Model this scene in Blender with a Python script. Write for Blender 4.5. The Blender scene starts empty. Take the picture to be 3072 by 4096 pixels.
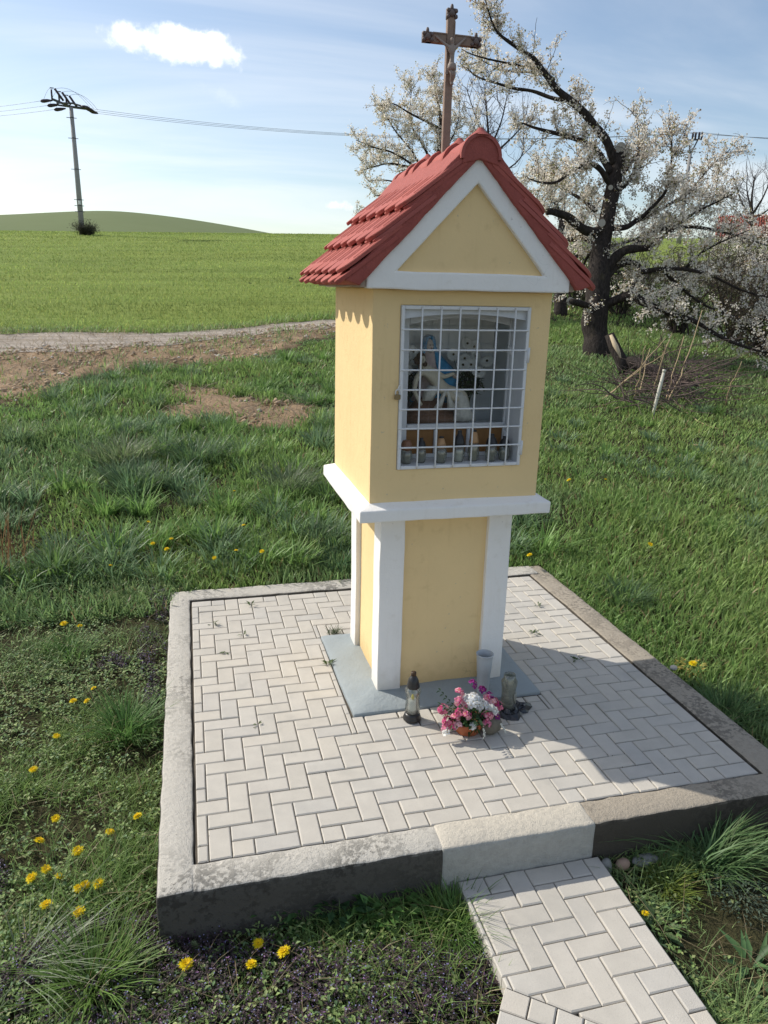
import bpy, bmesh, math, random
import numpy as np
from mathutils import Vector, Matrix
rng = np.random.default_rng(7); random.seed(7)
sc = bpy.context.scene
R_ = math.radians
# ------------------------------------------------------------------ camera
CAM = np.array([0.0758, -2.7223, 2.3881]); FPX = 2977.39
CF = np.array([0.24322606, 0.92531068, -0.29093166])
CR = np.array([0.9686385, -0.24741747, 0.02289232])
CU = np.array([0.05079907, 0.28737562, 0.95646992])
cd = bpy.data.cameras.new('camera'); co = bpy.data.objects.new('camera', cd)
sc.collection.objects.link(co); sc.camera = co
cd.sensor_fit = 'HORIZONTAL'; cd.sensor_width = 36; cd.lens = FPX/3072*36
cd.clip_start = .05; cd.clip_end = 3000
m4 = Matrix.Identity(4)
for i in range(3):
    m4[i][0] = CR[i]; m4[i][1] = CU[i]; m4[i][2] = -CF[i]; m4[i][3] = CAM[i]
co.matrix_world = m4
# ------------------------------------------------------------------ world
SUN_EL = R_(39.5); SUN_AZ = R_(-51.5)          # azimuth from +Y towards +X
sun_dir = Vector((math.sin(SUN_AZ)*math.cos(SUN_EL), math.cos(SUN_AZ)*math.cos(SUN_EL), math.sin(SUN_EL)))
world = bpy.data.worlds.new('World'); sc.world = world; world.use_nodes = True
wn = world.node_tree; wn.nodes.clear()
def N(nt, t, **kw):
    n = nt.nodes.new(t)
    for k, v in kw.items():
        if hasattr(n, k): setattr(n, k, v)
        else: n.inputs[k].default_value = v
    return n
def L(nt, a, b): nt.links.new(a, b)
def Mth(nt, op, a, b=None, c=None, clamp=False):
    n = nt.nodes.new('ShaderNodeMath'); n.operation = op; n.use_clamp = clamp
    for i, v in enumerate((a, b, c)):
        if v is None: continue
        if isinstance(v, (int, float)): n.inputs[i].default_value = v
        else: nt.links.new(v, n.inputs[i])
    return n.outputs[0]
def smooth(nt, v, lo, hi):
    n = nt.nodes.new('ShaderNodeMapRange'); n.interpolation_type = 'SMOOTHSTEP'
    nt.links.new(v, n.inputs[0]); n.inputs[1].default_value = lo; n.inputs[2].default_value = hi
    return n.outputs[0]
sky = N(wn, 'ShaderNodeTexSky', sky_type='NISHITA', sun_disc=False)
sky.sun_elevation = SUN_EL; sky.sun_rotation = SUN_AZ
sky.air_density = 1.0; sky.dust_density = 1.05; sky.ozone_density = .3; sky.altitude = 250
tc = N(wn, 'ShaderNodeTexCoord')
def vdot(v):
    n = N(wn, 'ShaderNodeVectorMath', operation='DOT_PRODUCT'); L(wn, tc.outputs['Generated'], n.inputs[0]); n.inputs[1].default_value = v
    return n.outputs['Value']
def noise(nt, vec, scale, detail=5, rough=.55, dist=0.):
    n = N(nt, 'ShaderNodeTexNoise'); n.inputs['Scale'].default_value = scale; n.inputs['Detail'].default_value = detail
    n.inputs['Roughness'].default_value = rough; n.inputs['Distortion'].default_value = dist
    if vec is not None: L(nt, vec, n.inputs['Vector'])
    return n.outputs['Fac']
# thin high cirrus: noise on a flat layer seen in perspective
sep = N(wn, 'ShaderNodeSeparateXYZ'); L(wn, tc.outputs['Generated'], sep.inputs[0])
zz = Mth(wn, 'ADD', Mth(wn, 'MAXIMUM', sep.outputs[2], 0.), .12)
cmb = N(wn, 'ShaderNodeCombineXYZ')
L(wn, Mth(wn, 'DIVIDE', sep.outputs[0], zz), cmb.inputs[0]); L(wn, Mth(wn, 'MULTIPLY', Mth(wn, 'DIVIDE', sep.outputs[1], zz), 2.2), cmb.inputs[1])
cir = smooth(wn, noise(wn, cmb.outputs[0], .45, 7, .54, .7), .34, .78)
cir = Mth(wn, 'MULTIPLY', cir, .50)
haze = Mth(wn, 'POWER', Mth(wn, 'SUBTRACT', 1., Mth(wn, 'MAXIMUM', sep.outputs[2], 0.)), 9.)
cir = Mth(wn, 'ADD', cir, Mth(wn, 'MULTIPLY', haze, .02), clamp=True)
# small cumulus clouds at fixed directions in the sky
def cumulus(px, py, hw, hh, tilt, nscale, seed, lo=-.25, hi=.55):
    d = CF + CR*(px-1536)/FPX + CU*(2048-py)/FPX; d = d/np.linalg.norm(d)
    a = np.cross(d, [0, 0, 1]); a /= np.linalg.norm(a); b = np.cross(a, d)
    a, b = a*math.cos(tilt)+b*math.sin(tilt), b*math.cos(tilt)-a*math.sin(tilt)
    u = Mth(wn, 'DIVIDE', vdot(tuple(a)), hw); v = Mth(wn, 'DIVIDE', vdot(tuple(b)), hh)
    rr = Mth(wn, 'ADD', Mth(wn, 'MULTIPLY', u, u), Mth(wn, 'MULTIPLY', v, v))
    mp = N(wn, 'ShaderNodeMapping'); mp.inputs['Location'].default_value = (seed, seed*1.7, 0); L(wn, tc.outputs['Generated'], mp.inputs['Vector'])
    nz = noise(wn, mp.outputs[0], nscale, 6, .6)
    e = Mth(wn, 'ADD', Mth(wn, 'SUBTRACT', 1., rr), Mth(wn, 'MULTIPLY', Mth(wn, 'SUBTRACT', nz, .5), 4.2))
    m = smooth(wn, e, lo, hi)
    front = smooth(wn, vdot(tuple(d)), .6, .8)
    return Mth(wn, 'MULTIPLY', m, front)
cu = cumulus(725, 182, .074, .0185, -.05, 27, 3.1, -.15, 1.1)
cu2 = cumulus(1355, 822, .022, .006, 0, 60, 1.3, -.1, 1.6)
cu3 = cumulus(900, 385, .05, .012, -.3, 30, 5.3, .3, 3.)
cu = Mth(wn, 'ADD', cu, Mth(wn, 'ADD', Mth(wn, 'MULTIPLY', cu2, .75), Mth(wn, 'MULTIPLY', cu3, .25)), clamp=True)
mx = N(wn, 'ShaderNodeMix', data_type='RGBA'); L(wn, cir, mx.inputs[0]); L(wn, sky.outputs[0], mx.inputs[6]); mx.inputs[7].default_value = (8.0, 8.0, 8.0, 1)
mx2 = N(wn, 'ShaderNodeMix', data_type='RGBA'); L(wn, cu, mx2.inputs[0]); L(wn, mx.outputs[2], mx2.inputs[6]); mx2.inputs[7].default_value = (10.5, 10.4, 10.6, 1)
bg = N(wn, 'ShaderNodeBackground'); bg.inputs['Strength'].default_value = .114
L(wn, mx2.outputs[2], bg.inputs[0]); wo = N(wn, 'ShaderNodeOutputWorld'); L(wn, bg.outputs[0], wo.inputs[0])
# ------------------------------------------------------------------ sun
sl = bpy.data.lights.new('sun', 'SUN'); sl.energy = 3.5; sl.angle = R_(.53); sl.color = (1, .94, .84)
so = bpy.data.objects.new('sun', sl); sc.collection.objects.link(so)
so.rotation_euler = sun_dir.to_track_quat('Z', 'Y').to_euler()
# ------------------------------------------------------------------ exposure
sc.view_settings.view_transform = 'Standard'; sc.view_settings.look = 'None'
sc.view_settings.exposure = .40; sc.view_settings.gamma = 1; sc.view_settings.use_curve_mapping = False
sc.render.engine = 'CYCLES'
sc.cycles.max_bounces = 8; sc.cycles.transparent_max_bounces = 16
# ================================================================== helpers
COL = sc.collection
def tag(o, label=None, cat=None, group=None, kind=None):
    if label: o['label'] = label
    if cat: o['category'] = cat
    if group: o['group'] = group
    if kind: o['kind'] = kind
    return o
def empty(name, loc=(0, 0, 0), rz=0, label=None, cat=None, group=None):
    o = bpy.data.objects.new(name, None); COL.objects.link(o); o.location = loc; o.rotation_euler = (0, 0, rz)
    o.empty_display_size = .1
    return tag(o, label, cat, group)
class MB:
    def __init__(s): s.v = []; s.f = []; s.n = 0; s.c = []; s.smooth = False
    def add(s, vs, fs, col=None):
        vs = np.asarray(vs, float).reshape(-1, 3); b = s.n
        s.v.append(vs); s.n += len(vs)
        s.f += [tuple(int(i)+b for i in f) for f in fs]
        if col is not None: s.c.append(np.tile(np.asarray(col, float), (len(vs), 1)))
        return s
    def box(s, x0, x1, y0, y1, z0, z1, col=None):
        v = [(x, y, z) for z in (z0, z1) for y in (y0, y1) for x in (x0, x1)]
        return s.add(v, [(0, 2, 3, 1), (4, 5, 7, 6), (0, 1, 5, 4), (1, 3, 7, 5), (3, 2, 6, 7), (2, 0, 4, 6)], col)
    def prism(s, prof, y0, y1, col=None):       # profile in xz, extruded along y
        n = len(prof); v = [(x, y0, z) for x, z in prof]+[(x, y1, z) for x, z in prof]
        f = [tuple(range(n)), tuple(range(2*n-1, n-1, -1))]+[(i, i+n, (i+1) % n+n, (i+1) % n) for i in range(n)]
        return s.add(v, f, col)
    def lathe(s, prof, n=20, c=(0, 0, 0), col=None, wob=None):
        v = []; f = []
        for k, (r, z) in enumerate(prof):
            for i in range(n):
                a = 2*math.pi*i/n; rr = r*(1+(wob(a, z) if wob else 0))
                v.append((c[0]+rr*math.cos(a), c[1]+rr*math.sin(a), c[2]+z))
        for k in range(len(prof)-1):
            for i in range(n):
                j = (i+1) % n; f.append((k*n+i, k*n+j, (k+1)*n+j, (k+1)*n+i))
        if prof[0][0] > 1e-4: f.append(tuple(range(n-1, -1, -1)))
        if prof[-1][0] > 1e-4: f.append(tuple((len(prof)-1)*n+i for i in range(n)))
        return s.add(v, f, col)
    def tube(s, pts, rad, n=6, col=None, cap=True):
        P = np.asarray(pts, float); m = len(P)
        rad = np.broadcast_to(np.asarray(rad, float), (m,))
        t = np.gradient(P, axis=0); t /= np.linalg.norm(t, axis=1)[:, None]+1e-9
        up = np.array([0., 0, 1]) if abs(t[0][2]) < .9 else np.array([1., 0, 0])
        a0 = np.cross(t[0], up); a0 /= np.linalg.norm(a0)
        ang = np.arange(n)*2*math.pi/n; ca, sa = np.cos(ang)[:, None], np.sin(ang)[:, None]
        V = np.empty((m, n, 3)); a = a0
        for i in range(m):
            a = a-t[i]*(a@t[i]); a = a/(np.linalg.norm(a)+1e-9); b = np.cross(t[i], a)
            V[i] = P[i]+rad[i]*(ca*a+sa*b)
        f = []
        for i in range(m-1):
            for k in range(n):
                j = (k+1) % n; f.append((i*n+k, i*n+j, (i+1)*n+j, (i+1)*n+k))
        if cap: f += [tuple(range(n-1, -1, -1)), tuple((m-1)*n+k for k in range(n))]
        return s.add(V, f, col)
    def mesh(s, name):
        me = bpy.data.meshes.new(name); V = np.concatenate(s.v) if s.v else np.zeros((0, 3))
        me.from_pydata(V.tolist(), [], s.f)
        if s.c:
            c = np.concatenate(s.c); at = me.color_attributes.new('Col', 'FLOAT_COLOR', 'POINT')
            c4 = np.ones((len(c), 4)); c4[:, :3] = c; at.data.foreach_set('color', c4.ravel())
        return me
def fix(me, bevel=0, seg=1, ang=30):
    bm = bmesh.new(); bm.from_mesh(me); bmesh.ops.recalc_face_normals(bm, faces=bm.faces)
    if bevel:
        e = [e for e in bm.edges if len(e.link_faces) == 2 and e.calc_face_angle(0) > R_(ang)]
        bmesh.ops.bevel(bm, geom=e, offset=bevel, segments=seg, affect='EDGES', profile=.5, clamp_overlap=True)
    bm.to_mesh(me); bm.free()
def put(name, me, mat, parent=None, smooth_=False, loc=None, rot=None):
    o = bpy.data.objects.new(name, me); COL.objects.link(o)
    if mat is not None:
        me.materials.clear(); me.materials.append(mat)
    if smooth_: me.polygons.foreach_set('use_smooth', [True]*len(me.polygons))
    if parent: o.parent = parent
    if loc is not None: o.location = loc
    if rot is not None: o.rotation_euler = rot
    return o
def obj(name, mb, mat, parent=None, bevel=0, seg=1, sm=False, loc=None, rot=None, ang=30, fixn=True):
    me = mb.mesh(name)
    if fixn: fix(me, bevel, seg, ang)
    return put(name, me, mat, parent, sm, loc, rot)
def tri_mesh(name, V, F, C=None):               # fast all-triangle mesh from numpy arrays
    me = bpy.data.meshes.new(name); V = np.ascontiguousarray(V, dtype=np.float32); F = np.ascontiguousarray(F, dtype=np.int32)
    me.vertices.add(len(V)); me.vertices.foreach_set('co', V.ravel())
    me.loops.add(F.size); me.loops.foreach_set('vertex_index', F.ravel())
    me.polygons.add(len(F)); me.polygons.foreach_set('loop_start', np.arange(0, F.size, 3, dtype=np.int32))
    me.polygons.foreach_set('loop_total', np.full(len(F), 3, dtype=np.int32))
    me.update(calc_edges=True)
    if C is not None:
        at = me.color_attributes.new('Col', 'FLOAT_COLOR', 'POINT'); c4 = np.ones((len(C), 4), np.float32); c4[:, :3] = C
        at.data.foreach_set('color', c4.ravel())
    return me
def copy_tree(o, parent=None):
    c = o.copy(); COL.objects.link(c)
    if parent: c.parent = parent
    for ch in list(o.children): copy_tree(ch, c)
    return c
def roughen(me, amt, freq, seed=0):             # uneven hand-made surface
    n = len(me.vertices); a = np.empty(n*3, np.float32); me.vertices.foreach_get('co', a); a = a.reshape(-1, 3)
    r = np.random.default_rng(seed); d = np.zeros_like(a)
    for k in range(5):
        w = r.normal(size=(3, 3))*freq*(1+.7*k); ph = r.uniform(0, 6.3, 3)
        d += np.sin(a@w+ph)/(1+.6*k)
    me.vertices.foreach_set('co', (a+d*amt*.45).ravel().astype(np.float32)); me.update()
def subdiv(me, maxlen):
    bm = bmesh.new(); bm.from_mesh(me)
    for _ in range(6):
        e = [e for e in bm.edges if e.calc_length() > maxlen]
        if not e: break
        bmesh.ops.subdivide_edges(bm, edges=e, cuts=1, use_grid_fill=True)
    bmesh.ops.triangulate(bm, faces=[f for f in bm.faces if len(f.verts) > 4])
    bm.to_mesh(me); bm.free()
# ------------------------------------------------------------------ terrain function
KS = [-60, -4, 0, 2.4, 5.8, 8, 13, 19.5, 23, 30, 45, 59, 70, 80, 95, 115, 150, 250, 900]
KZ = [-3.5, -.62, -.42, -.28, -.03, .15, .56, 1.12, 1.42, 2.15, 3.85, 5.42, 6.3, 6.72, 7.0, 7.0, 6.5, 4.5, 0.]
_s = np.arange(-60, 900, .25); _z0 = np.interp(_s, KS, KZ)
def _sm(z, n):
    k = np.hanning(n); k /= k.sum(); return np.convolve(np.pad(z, n//2, mode='edge'), k, 'valid')[:len(z)]
_w = np.clip((_s-25)/15, 0, 1); _zt = _sm(_z0, 13)*(1-_w)+_sm(_z0, 61)*_w
def T(x, y):
    x = np.asarray(x, float); y = np.asarray(y, float); s = y+2.72
    g = np.interp(s, _s, _zt); w = np.clip((s-8)/32, 0, 1); w = w*w*(3-2*w)
    return g+.028*np.clip(x, -60, 60)*w
def vnoise(x, y, f, seed=0):                    # value noise, vectorised, 0..1
    x = np.asarray(x)*f+seed*17.3; y = np.asarray(y)*f-seed*9.1
    xi = np.floor(x).astype(np.int64); yi = np.floor(y).astype(np.int64); fx = x-xi; fy = y-yi
    fx = fx*fx*(3-2*fx); fy = fy*fy*(3-2*fy)
    def h(a, b):
        n = (a*374761393+b*668265263+seed*974711) & 0x7fffffff; n = ((n ^ (n >> 13))*1274126177) & 0x7fffffff
        return ((n ^ (n >> 16)) & 0xffff)/65535.
    return (h(xi, yi)*(1-fx)+h(xi+1, yi)*fx)*(1-fy)+(h(xi, yi+1)*(1-fx)+h(xi+1, yi+1)*fx)*fy
def fbm(x, y, f, seed=0): return (vnoise(x, y, f, seed)*.55+vnoise(x, y, f*2.1, seed+1)*.28+vnoise(x, y, f*4.3, seed+2)*.17)
def project(P):
    d = np.asarray(P)-CAM; z = d@CF; z = np.where(z > .05, z, 1e9)
    return 1536+FPX*(d@CR)/z, 2048-FPX*(d@CU)/z
def inframe(x, y, z, mg=.12):
    u, v = project(np.stack([x, y, z], -1))
    return (u > -3072*mg) & (u < 3072*(1+mg)) & (v > -4096*mg) & (v < 4096*(1+mg))
def unproj(u, v, depth):                        # photograph position + real distance -> place in the world
    return CAM+depth*(CF+CR*(u-1536)/FPX+CU*(2048-v)/FPX)
def ground_hit(u, v):
    d = CF+CR*(u-1536)/FPX+CU*(2048-v)/FPX; ts = np.concatenate([np.arange(1, 40, .02), np.arange(40, 200, .2)])
    P = CAM+ts[:, None]*d; h = P[:, 2]-T(P[:, 0], P[:, 1]); i = int(np.argmax(h < 0)); return P[i]
# ================================================================== materials
def newmat(name):
    m = bpy.data.materials.new(name); m.use_nodes = True; nt = m.node_tree; nt.nodes.clear()
    out = N(nt, 'ShaderNodeOutputMaterial'); return m, nt, out
def ramp(nt, fac, stops):
    r = N(nt, 'ShaderNodeValToRGB'); e = r.color_ramp.elements
    while len(e) > 1: e.remove(e[-1])
    e[0].position = stops[0][0]; e[0].color = (*stops[0][1], 1)
    for p, c in stops[1:]:
        k = e.new(p); k.color = (*c, 1)
    L(nt, fac, r.inputs[0]); return r.outputs[0]
def mixc(nt, fac, a, b, blend='MIX'):
    m = N(nt, 'ShaderNodeMix', data_type='RGBA', blend_type=blend)
    for i, v in ((0, fac), (6, a), (7, b)):
        if isinstance(v, (int, float)): m.inputs[i].default_value = v
        elif isinstance(v, tuple): m.inputs[i].default_value = (*v, 1)
        else: L(nt, v, m.inputs[i])
    return m.outputs[2]
def pos(nt): return N(nt, 'ShaderNodeNewGeometry').outputs['Position']
def ocoord(nt): return N(nt, 'ShaderNodeTexCoord').outputs['Object']
def bump(nt, h, dist=.002, strength=.6):
    b = N(nt, 'ShaderNodeBump'); b.inputs['Distance'].default_value = dist; b.inputs['Strength'].default_value = strength
    L(nt, h, b.inputs['Height']); return b.outputs[0]
def finish(nt, out, col, rough=.8, nrm=None, metal=0, spec=.3, **kw):
    p = N(nt, 'ShaderNodeBsdfPrincipled')
    if isinstance(col, tuple): p.inputs['Base Color'].default_value = (*col, 1)
    else: L(nt, col, p.inputs['Base Color'])
    if isinstance(rough, (int, float)): p.inputs['Roughness'].default_value = rough
    else: L(nt, rough, p.inputs['Roughness'])
    p.inputs['Metallic'].default_value = metal; p.inputs['Specular IOR Level'].default_value = spec
    for k, v in kw.items(): p.inputs[k].default_value = v
    if nrm is not None: L(nt, nrm, p.inputs['Normal'])
    L(nt, p.outputs[0], out.inputs[0]); return p
def simple(name, col, rough=.6, var=.25, scale=20, bd=.001, metal=0, spec=.3, obj_=False):
    m, nt, out = newmat(name); v = ocoord(nt) if obj_ else pos(nt)
    n = noise(nt, v, scale, 4); n2 = noise(nt, v, scale*6, 3)
    f = Mth(nt, 'ADD', Mth(nt, 'MULTIPLY', n, .7), Mth(nt, 'MULTIPLY', n2, .3))
    c = mixc(nt, f, tuple(x*(1-var) for x in col), tuple(min(1, x*(1+var)) for x in col))
    finish(nt, out, c, rough, bump(nt, n2, bd) if bd else None, metal, spec); return m
def plaster(name, col, dirt=.25, bd=.0012, stain=(.35, .33, .30)):
    m, nt, out = newmat(name); v = pos(nt)
    big = noise(nt, v, 2.2, 5, .6); mid = noise(nt, v, 14, 4); fine = noise(nt, v, 260, 3, .7); fine2 = noise(nt, v, 70, 3)
    c = mixc(nt, big, tuple(x*.89 for x in col), tuple(min(1, x*1.07) for x in col))
    c = mixc(nt, Mth(nt, 'MULTIPLY', smooth(nt, mid, .58, .80), dirt), c, tuple(a*b for a, b in zip(col, (.75, .72, .66))))
    sp = noise(nt, v, 38, 2, .5)
    c = mixc(nt, Mth(nt, 'MULTIPLY', smooth(nt, sp, .72, .78), dirt), c, stain)
    mp = N(nt, 'ShaderNodeMapping'); mp.inputs['Scale'].default_value = (11, 11, .8); L(nt, v, mp.inputs[0]); strk = noise(nt, mp.outputs[0], 1.6, 5, .65)
    c = mixc(nt, Mth(nt, 'MULTIPLY', smooth(nt, strk, .54, .76), dirt*.75), c, tuple(a*b for a, b in zip(col, (.80, .77, .70))))
    sx_ = N(nt, 'ShaderNodeSeparateXYZ'); L(nt, v, sx_.inputs[0])
    spl = Mth(nt, 'SUBTRACT', 1., smooth(nt, Mth(nt, 'ADD', sx_.outputs[2], Mth(nt, 'MULTIPLY', mid, -.22)), -.08, .10))
    c = mixc(nt, Mth(nt, 'MULTIPLY', spl, .45), c, tuple(a*b for a, b in zip(col, (.62, .58, .50))))
    vo = N(nt, 'ShaderNodeTexVoronoi', feature='DISTANCE_TO_EDGE'); vo.inputs['Scale'].default_value = 1.7
    wv_ = N(nt, 'ShaderNodeVectorMath', operation='ADD'); nn_ = N(nt, 'ShaderNodeTexNoise'); nn_.inputs['Scale'].default_value = 5.; L(nt, v, nn_.inputs['Vector'])
    L(nt, v, wv_.inputs[0]); L(nt, nn_.outputs['Color'], wv_.inputs[1]); L(nt, wv_.outputs[0], vo.inputs['Vector'])
    crk = Mth(nt, 'MULTIPLY', Mth(nt, 'SUBTRACT', 1., smooth(nt, vo.outputs['Distance'], .0, .006)), smooth(nt, noise(nt, v, 1.3, 2), .56, .66))
    c = mixc(nt, Mth(nt, 'MULTIPLY', crk, .55), c, tuple(x*.45 for x in col))
    h = Mth(nt, 'ADD', Mth(nt, 'ADD', fine, Mth(nt, 'MULTIPLY', fine2, 1.6)), Mth(nt, 'MULTIPLY', noise(nt, v, 18, 3), 3.))
    finish(nt, out, c, .88, bump(nt, h, bd, .7), spec=.2); return m
M_yel = plaster('yellow_plaster', (.83, .62, .325), .4)
M_wht = plaster('white_plaster', (.87, .85, .815), .4)
M_slab = plaster('grey_blue_painted_concrete', (.36, .41, .44), .5, .003)
def tile_mat():
    m, nt, out = newmat('red_painted_tile'); v = pos(nt); oi = N(nt, 'ShaderNodeObjectInfo')
    c = ramp(nt, oi.outputs['Random'], [(0, (.33, .085, .070)), (.35, (.40, .110, .088)), (.7, (.37, .105, .090)), (1, (.44, .130, .105))])
    n1 = noise(nt, v, 12, 5, .65); n2 = noise(nt, v, 55, 4, .65); n3 = noise(nt, v, 200, 3)
    c = mixc(nt, Mth(nt, 'MULTIPLY', smooth(nt, n1, .55, .72), .40), c, (.24, .070, .060))
    c = mixc(nt, Mth(nt, 'MULTIPLY', smooth(nt, n2, .64, .74), .45), c, (.17, .080, .065))
    c = mixc(nt, Mth(nt, 'MULTIPLY', smooth(nt, Mth(nt, 'SUBTRACT', 1., n2), .66, .76), .35), c, (.50, .24, .20))
    finish(nt, out, c, .78, bump(nt, Mth(nt, 'ADD', n2, n3), .002, .8), spec=.2); return m
M_red = tile_mat()
M_redm = simple('red_painted_mortar', (.33, .085, .070), .8, .35, 16, .006)
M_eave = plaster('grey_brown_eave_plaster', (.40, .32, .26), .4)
M_whtm = simple('white_painted_steel', (.68, .69, .70), .45, .12, 30, .0006)
M_frame = simple('white_painted_wood', (.62, .635, .65), .55, .15, 12, .0008)
M_niche = simple('niche_plaster', (.68, .705, .71), .85, .15, 6, .002)
M_wood = simple('brown_stained_board', (.27, .135, .048), .5, .45, 14, .001)
M_brass = simple('weathered_brass', (.26, .19, .10), .45, .25, 60, .0004, .5)
M_cross = simple('weathered_painted_wood', (.27, .19, .145), .7, .35, 25, .002)
M_fin = simple('dark_bronze_ornament', (.15, .115, .105), .6, .3, 60, .001)
M_fig = simple('weathered_bronze_paint', (.30, .24, .20), .6, .3, 60, .001)
def paver_mat():
    m, nt, out = newmat('cream_concrete_paver'); v = pos(nt); oi = N(nt, 'ShaderNodeObjectInfo')
    c = ramp(nt, oi.outputs['Random'], [(0, (.46, .435, .385)), (.3, (.51, .475, .415)), (.5, (.49, .47, .43)), (.7, (.53, .49, .42)), (.86, (.43, .42, .395)), (1, (.54, .495, .425))])
    n1 = noise(nt, v, 9, 4); n2 = noise(nt, v, 180, 3, .7); n3 = noise(nt, v, 3, 4, .6)
    c = mixc(nt, .38, c, ramp(nt, n1, [(.3, (.42, .39, .34)), (.7, (.57, .53, .46))]), 'MIX')
    c = mixc(nt, Mth(nt, 'MULTIPLY', smooth(nt, n2, .56, .72), .35), c, (.30, .28, .25))
    c = mixc(nt, Mth(nt, 'MULTIPLY', smooth(nt, n3, .52, .72), .40), c, (.37, .355, .32))
    st = noise(nt, v, 22, 3, .6)
    c = mixc(nt, Mth(nt, 'MULTIPLY', smooth(nt, st, .73, .80), .5), c, (.22, .19, .15))
    finish(nt, out, c, .9, bump(nt, Mth(nt, 'ADD', n2, noise(nt, v, 420, 2)), .0016, .7), spec=.2); return m
M_pav = paver_mat()
def kerb_mat(name, base, lichen, face, amt):
    m, nt, out = newmat(name); g = N(nt, 'ShaderNodeNewGeometry'); v = g.outputs['Position']
    n1 = noise(nt, v, 5, 6, .65); n2 = noise(nt, v, 38, 5, .7); n3 = noise(nt, v, 160, 3, .7); n4 = noise(nt, v, 14, 4, .6)
    c = mixc(nt, n1, tuple(x*.8 for x in base), tuple(x*1.15 for x in base))
    k = Mth(nt, 'MULTIPLY', smooth(nt, Mth(nt, 'ADD', Mth(nt, 'MULTIPLY', n1, .55), Mth(nt, 'MULTIPLY', n2, .6)), .545, .635), amt)
    gate = smooth(nt, noise(nt, v, 1.1, 3), .42, .62)
    k = Mth(nt, 'MULTIPLY', k, Mth(nt, 'ADD', Mth(nt, 'MULTIPLY', gate, .85), .15))
    c = mixc(nt, k, c, lichen)
    c = mixc(nt, Mth(nt, 'MULTIPLY', smooth(nt, n4, .60, .72), .35), c, tuple(x*1.3 for x in base))
    c = mixc(nt, Mth(nt, 'MULTIPLY', n3, .3), c, tuple(x*.5 for x in base))
    n5 = noise(nt, v, 75, 3, .6)
    c = mixc(nt, Mth(nt, 'MULTIPLY', smooth(nt, n5, .63, .70), .55*amt), c, lichen)
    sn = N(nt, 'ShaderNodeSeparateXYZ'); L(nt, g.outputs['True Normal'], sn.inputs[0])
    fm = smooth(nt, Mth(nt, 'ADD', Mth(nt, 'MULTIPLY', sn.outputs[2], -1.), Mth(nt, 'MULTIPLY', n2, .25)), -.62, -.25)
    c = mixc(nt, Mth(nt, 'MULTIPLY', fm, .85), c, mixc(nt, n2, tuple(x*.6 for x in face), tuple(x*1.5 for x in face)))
    h = Mth(nt, 'ADD', n3, Mth(nt, 'MULTIPLY', n2, 2.))
    finish(nt, out, c, .92, bump(nt, h, .005, .8), spec=.15); return m
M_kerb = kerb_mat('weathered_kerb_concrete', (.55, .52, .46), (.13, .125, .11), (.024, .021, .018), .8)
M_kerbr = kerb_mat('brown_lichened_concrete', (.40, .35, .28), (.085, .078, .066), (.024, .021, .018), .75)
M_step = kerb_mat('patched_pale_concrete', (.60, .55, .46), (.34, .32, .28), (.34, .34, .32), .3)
M_sand = simple('joint_sand', (.10, .085, .065), .95, .5, 30, .004)
def attr_leaf(name, transl=.35, rough=.55, spec=.25, var=.0):
    m, nt, out = newmat(name); a = N(nt, 'ShaderNodeVertexColor'); a.layer_name = 'Col'
    c = a.outputs[0]
    if var:
        n = noise(nt, pos(nt), var, 3); c = mixc(nt, .35, c, ramp(nt, n, [(.3, (.3, .3, .3)), (.7, (1, 1, 1))]), 'MULTIPLY')
    p = N(nt, 'ShaderNodeBsdfPrincipled'); L(nt, c, p.inputs['Base Color']); p.inputs['Roughness'].default_value = rough; p.inputs['Specular IOR Level'].default_value = spec
    t = N(nt, 'ShaderNodeBsdfTranslucent'); L(nt, c, t.inputs[0])
    mx_ = N(nt, 'ShaderNodeMixShader'); mx_.inputs[0].default_value = transl; L(nt, p.outputs[0], mx_.inputs[1]); L(nt, t.outputs[0], mx_.inputs[2])
    L(nt, mx_.outputs[0], out.inputs[0]); return m
M_grass = attr_leaf('grass_blades', .44, .45, .26)
M_crop = attr_leaf('crop_blades', .42, .8, .05)
M_leaf = attr_leaf('weed_leaves', .30, .5, .3)
M_blos = attr_leaf('white_blossom', .5, .7, .1)
M_flow = attr_leaf('petals', .30, .6, .15)
def attr_mat(name, rough=.8, bd=.002, sc_=80, spec=.2):
    m, nt, out = newmat(name); a = N(nt, 'ShaderNodeVertexColor'); a.layer_name = 'Col'; n = noise(nt, pos(nt), sc_, 4, .65)
    c = mixc(nt, .45, a.outputs[0], ramp(nt, n, [(.3, (.35, .35, .35)), (.7, (1, 1, 1))]), 'MULTIPLY')
    finish(nt, out, c, rough, bump(nt, n, bd, .8), spec=spec); return m
M_paint = attr_mat('hand_painted_plaster', .55, .0008, 60, .3)
def bark_mat():
    m, nt, out = newmat('dark_cherry_bark'); v = pos(nt)
    mp = N(nt, 'ShaderNodeMapping'); mp.inputs['Scale'].default_value = (9, 9, 2.2); L(nt, v, mp.inputs[0])
    n = noise(nt, mp.outputs[0], 3, 6, .7, .6); n2 = noise(nt, v, 3, 3)
    c = ramp(nt, n, [(.3, (.012, .010, .009)), (.55, (.042, .034, .030)), (.8, (.11, .095, .085))])
    c = mixc(nt, Mth(nt, 'MULTIPLY', smooth(nt, n2, .6, .8), .35), c, (.10, .085, .04))
    finish(nt, out, c, .9, bump(nt, n, .03, .9), spec=.15); return m
M_bark = bark_mat()
M_twig = simple('dark_twig_bark', (.05, .040, .036), .85, .35, 15, 0)
M_twigg = simple('grey_twig_bark', (.12, .10, .10), .85, .3, 15, 0)
M_cut = simple('sawn_wood', (.52, .42, .28), .8, .3, 30, .002)
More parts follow.
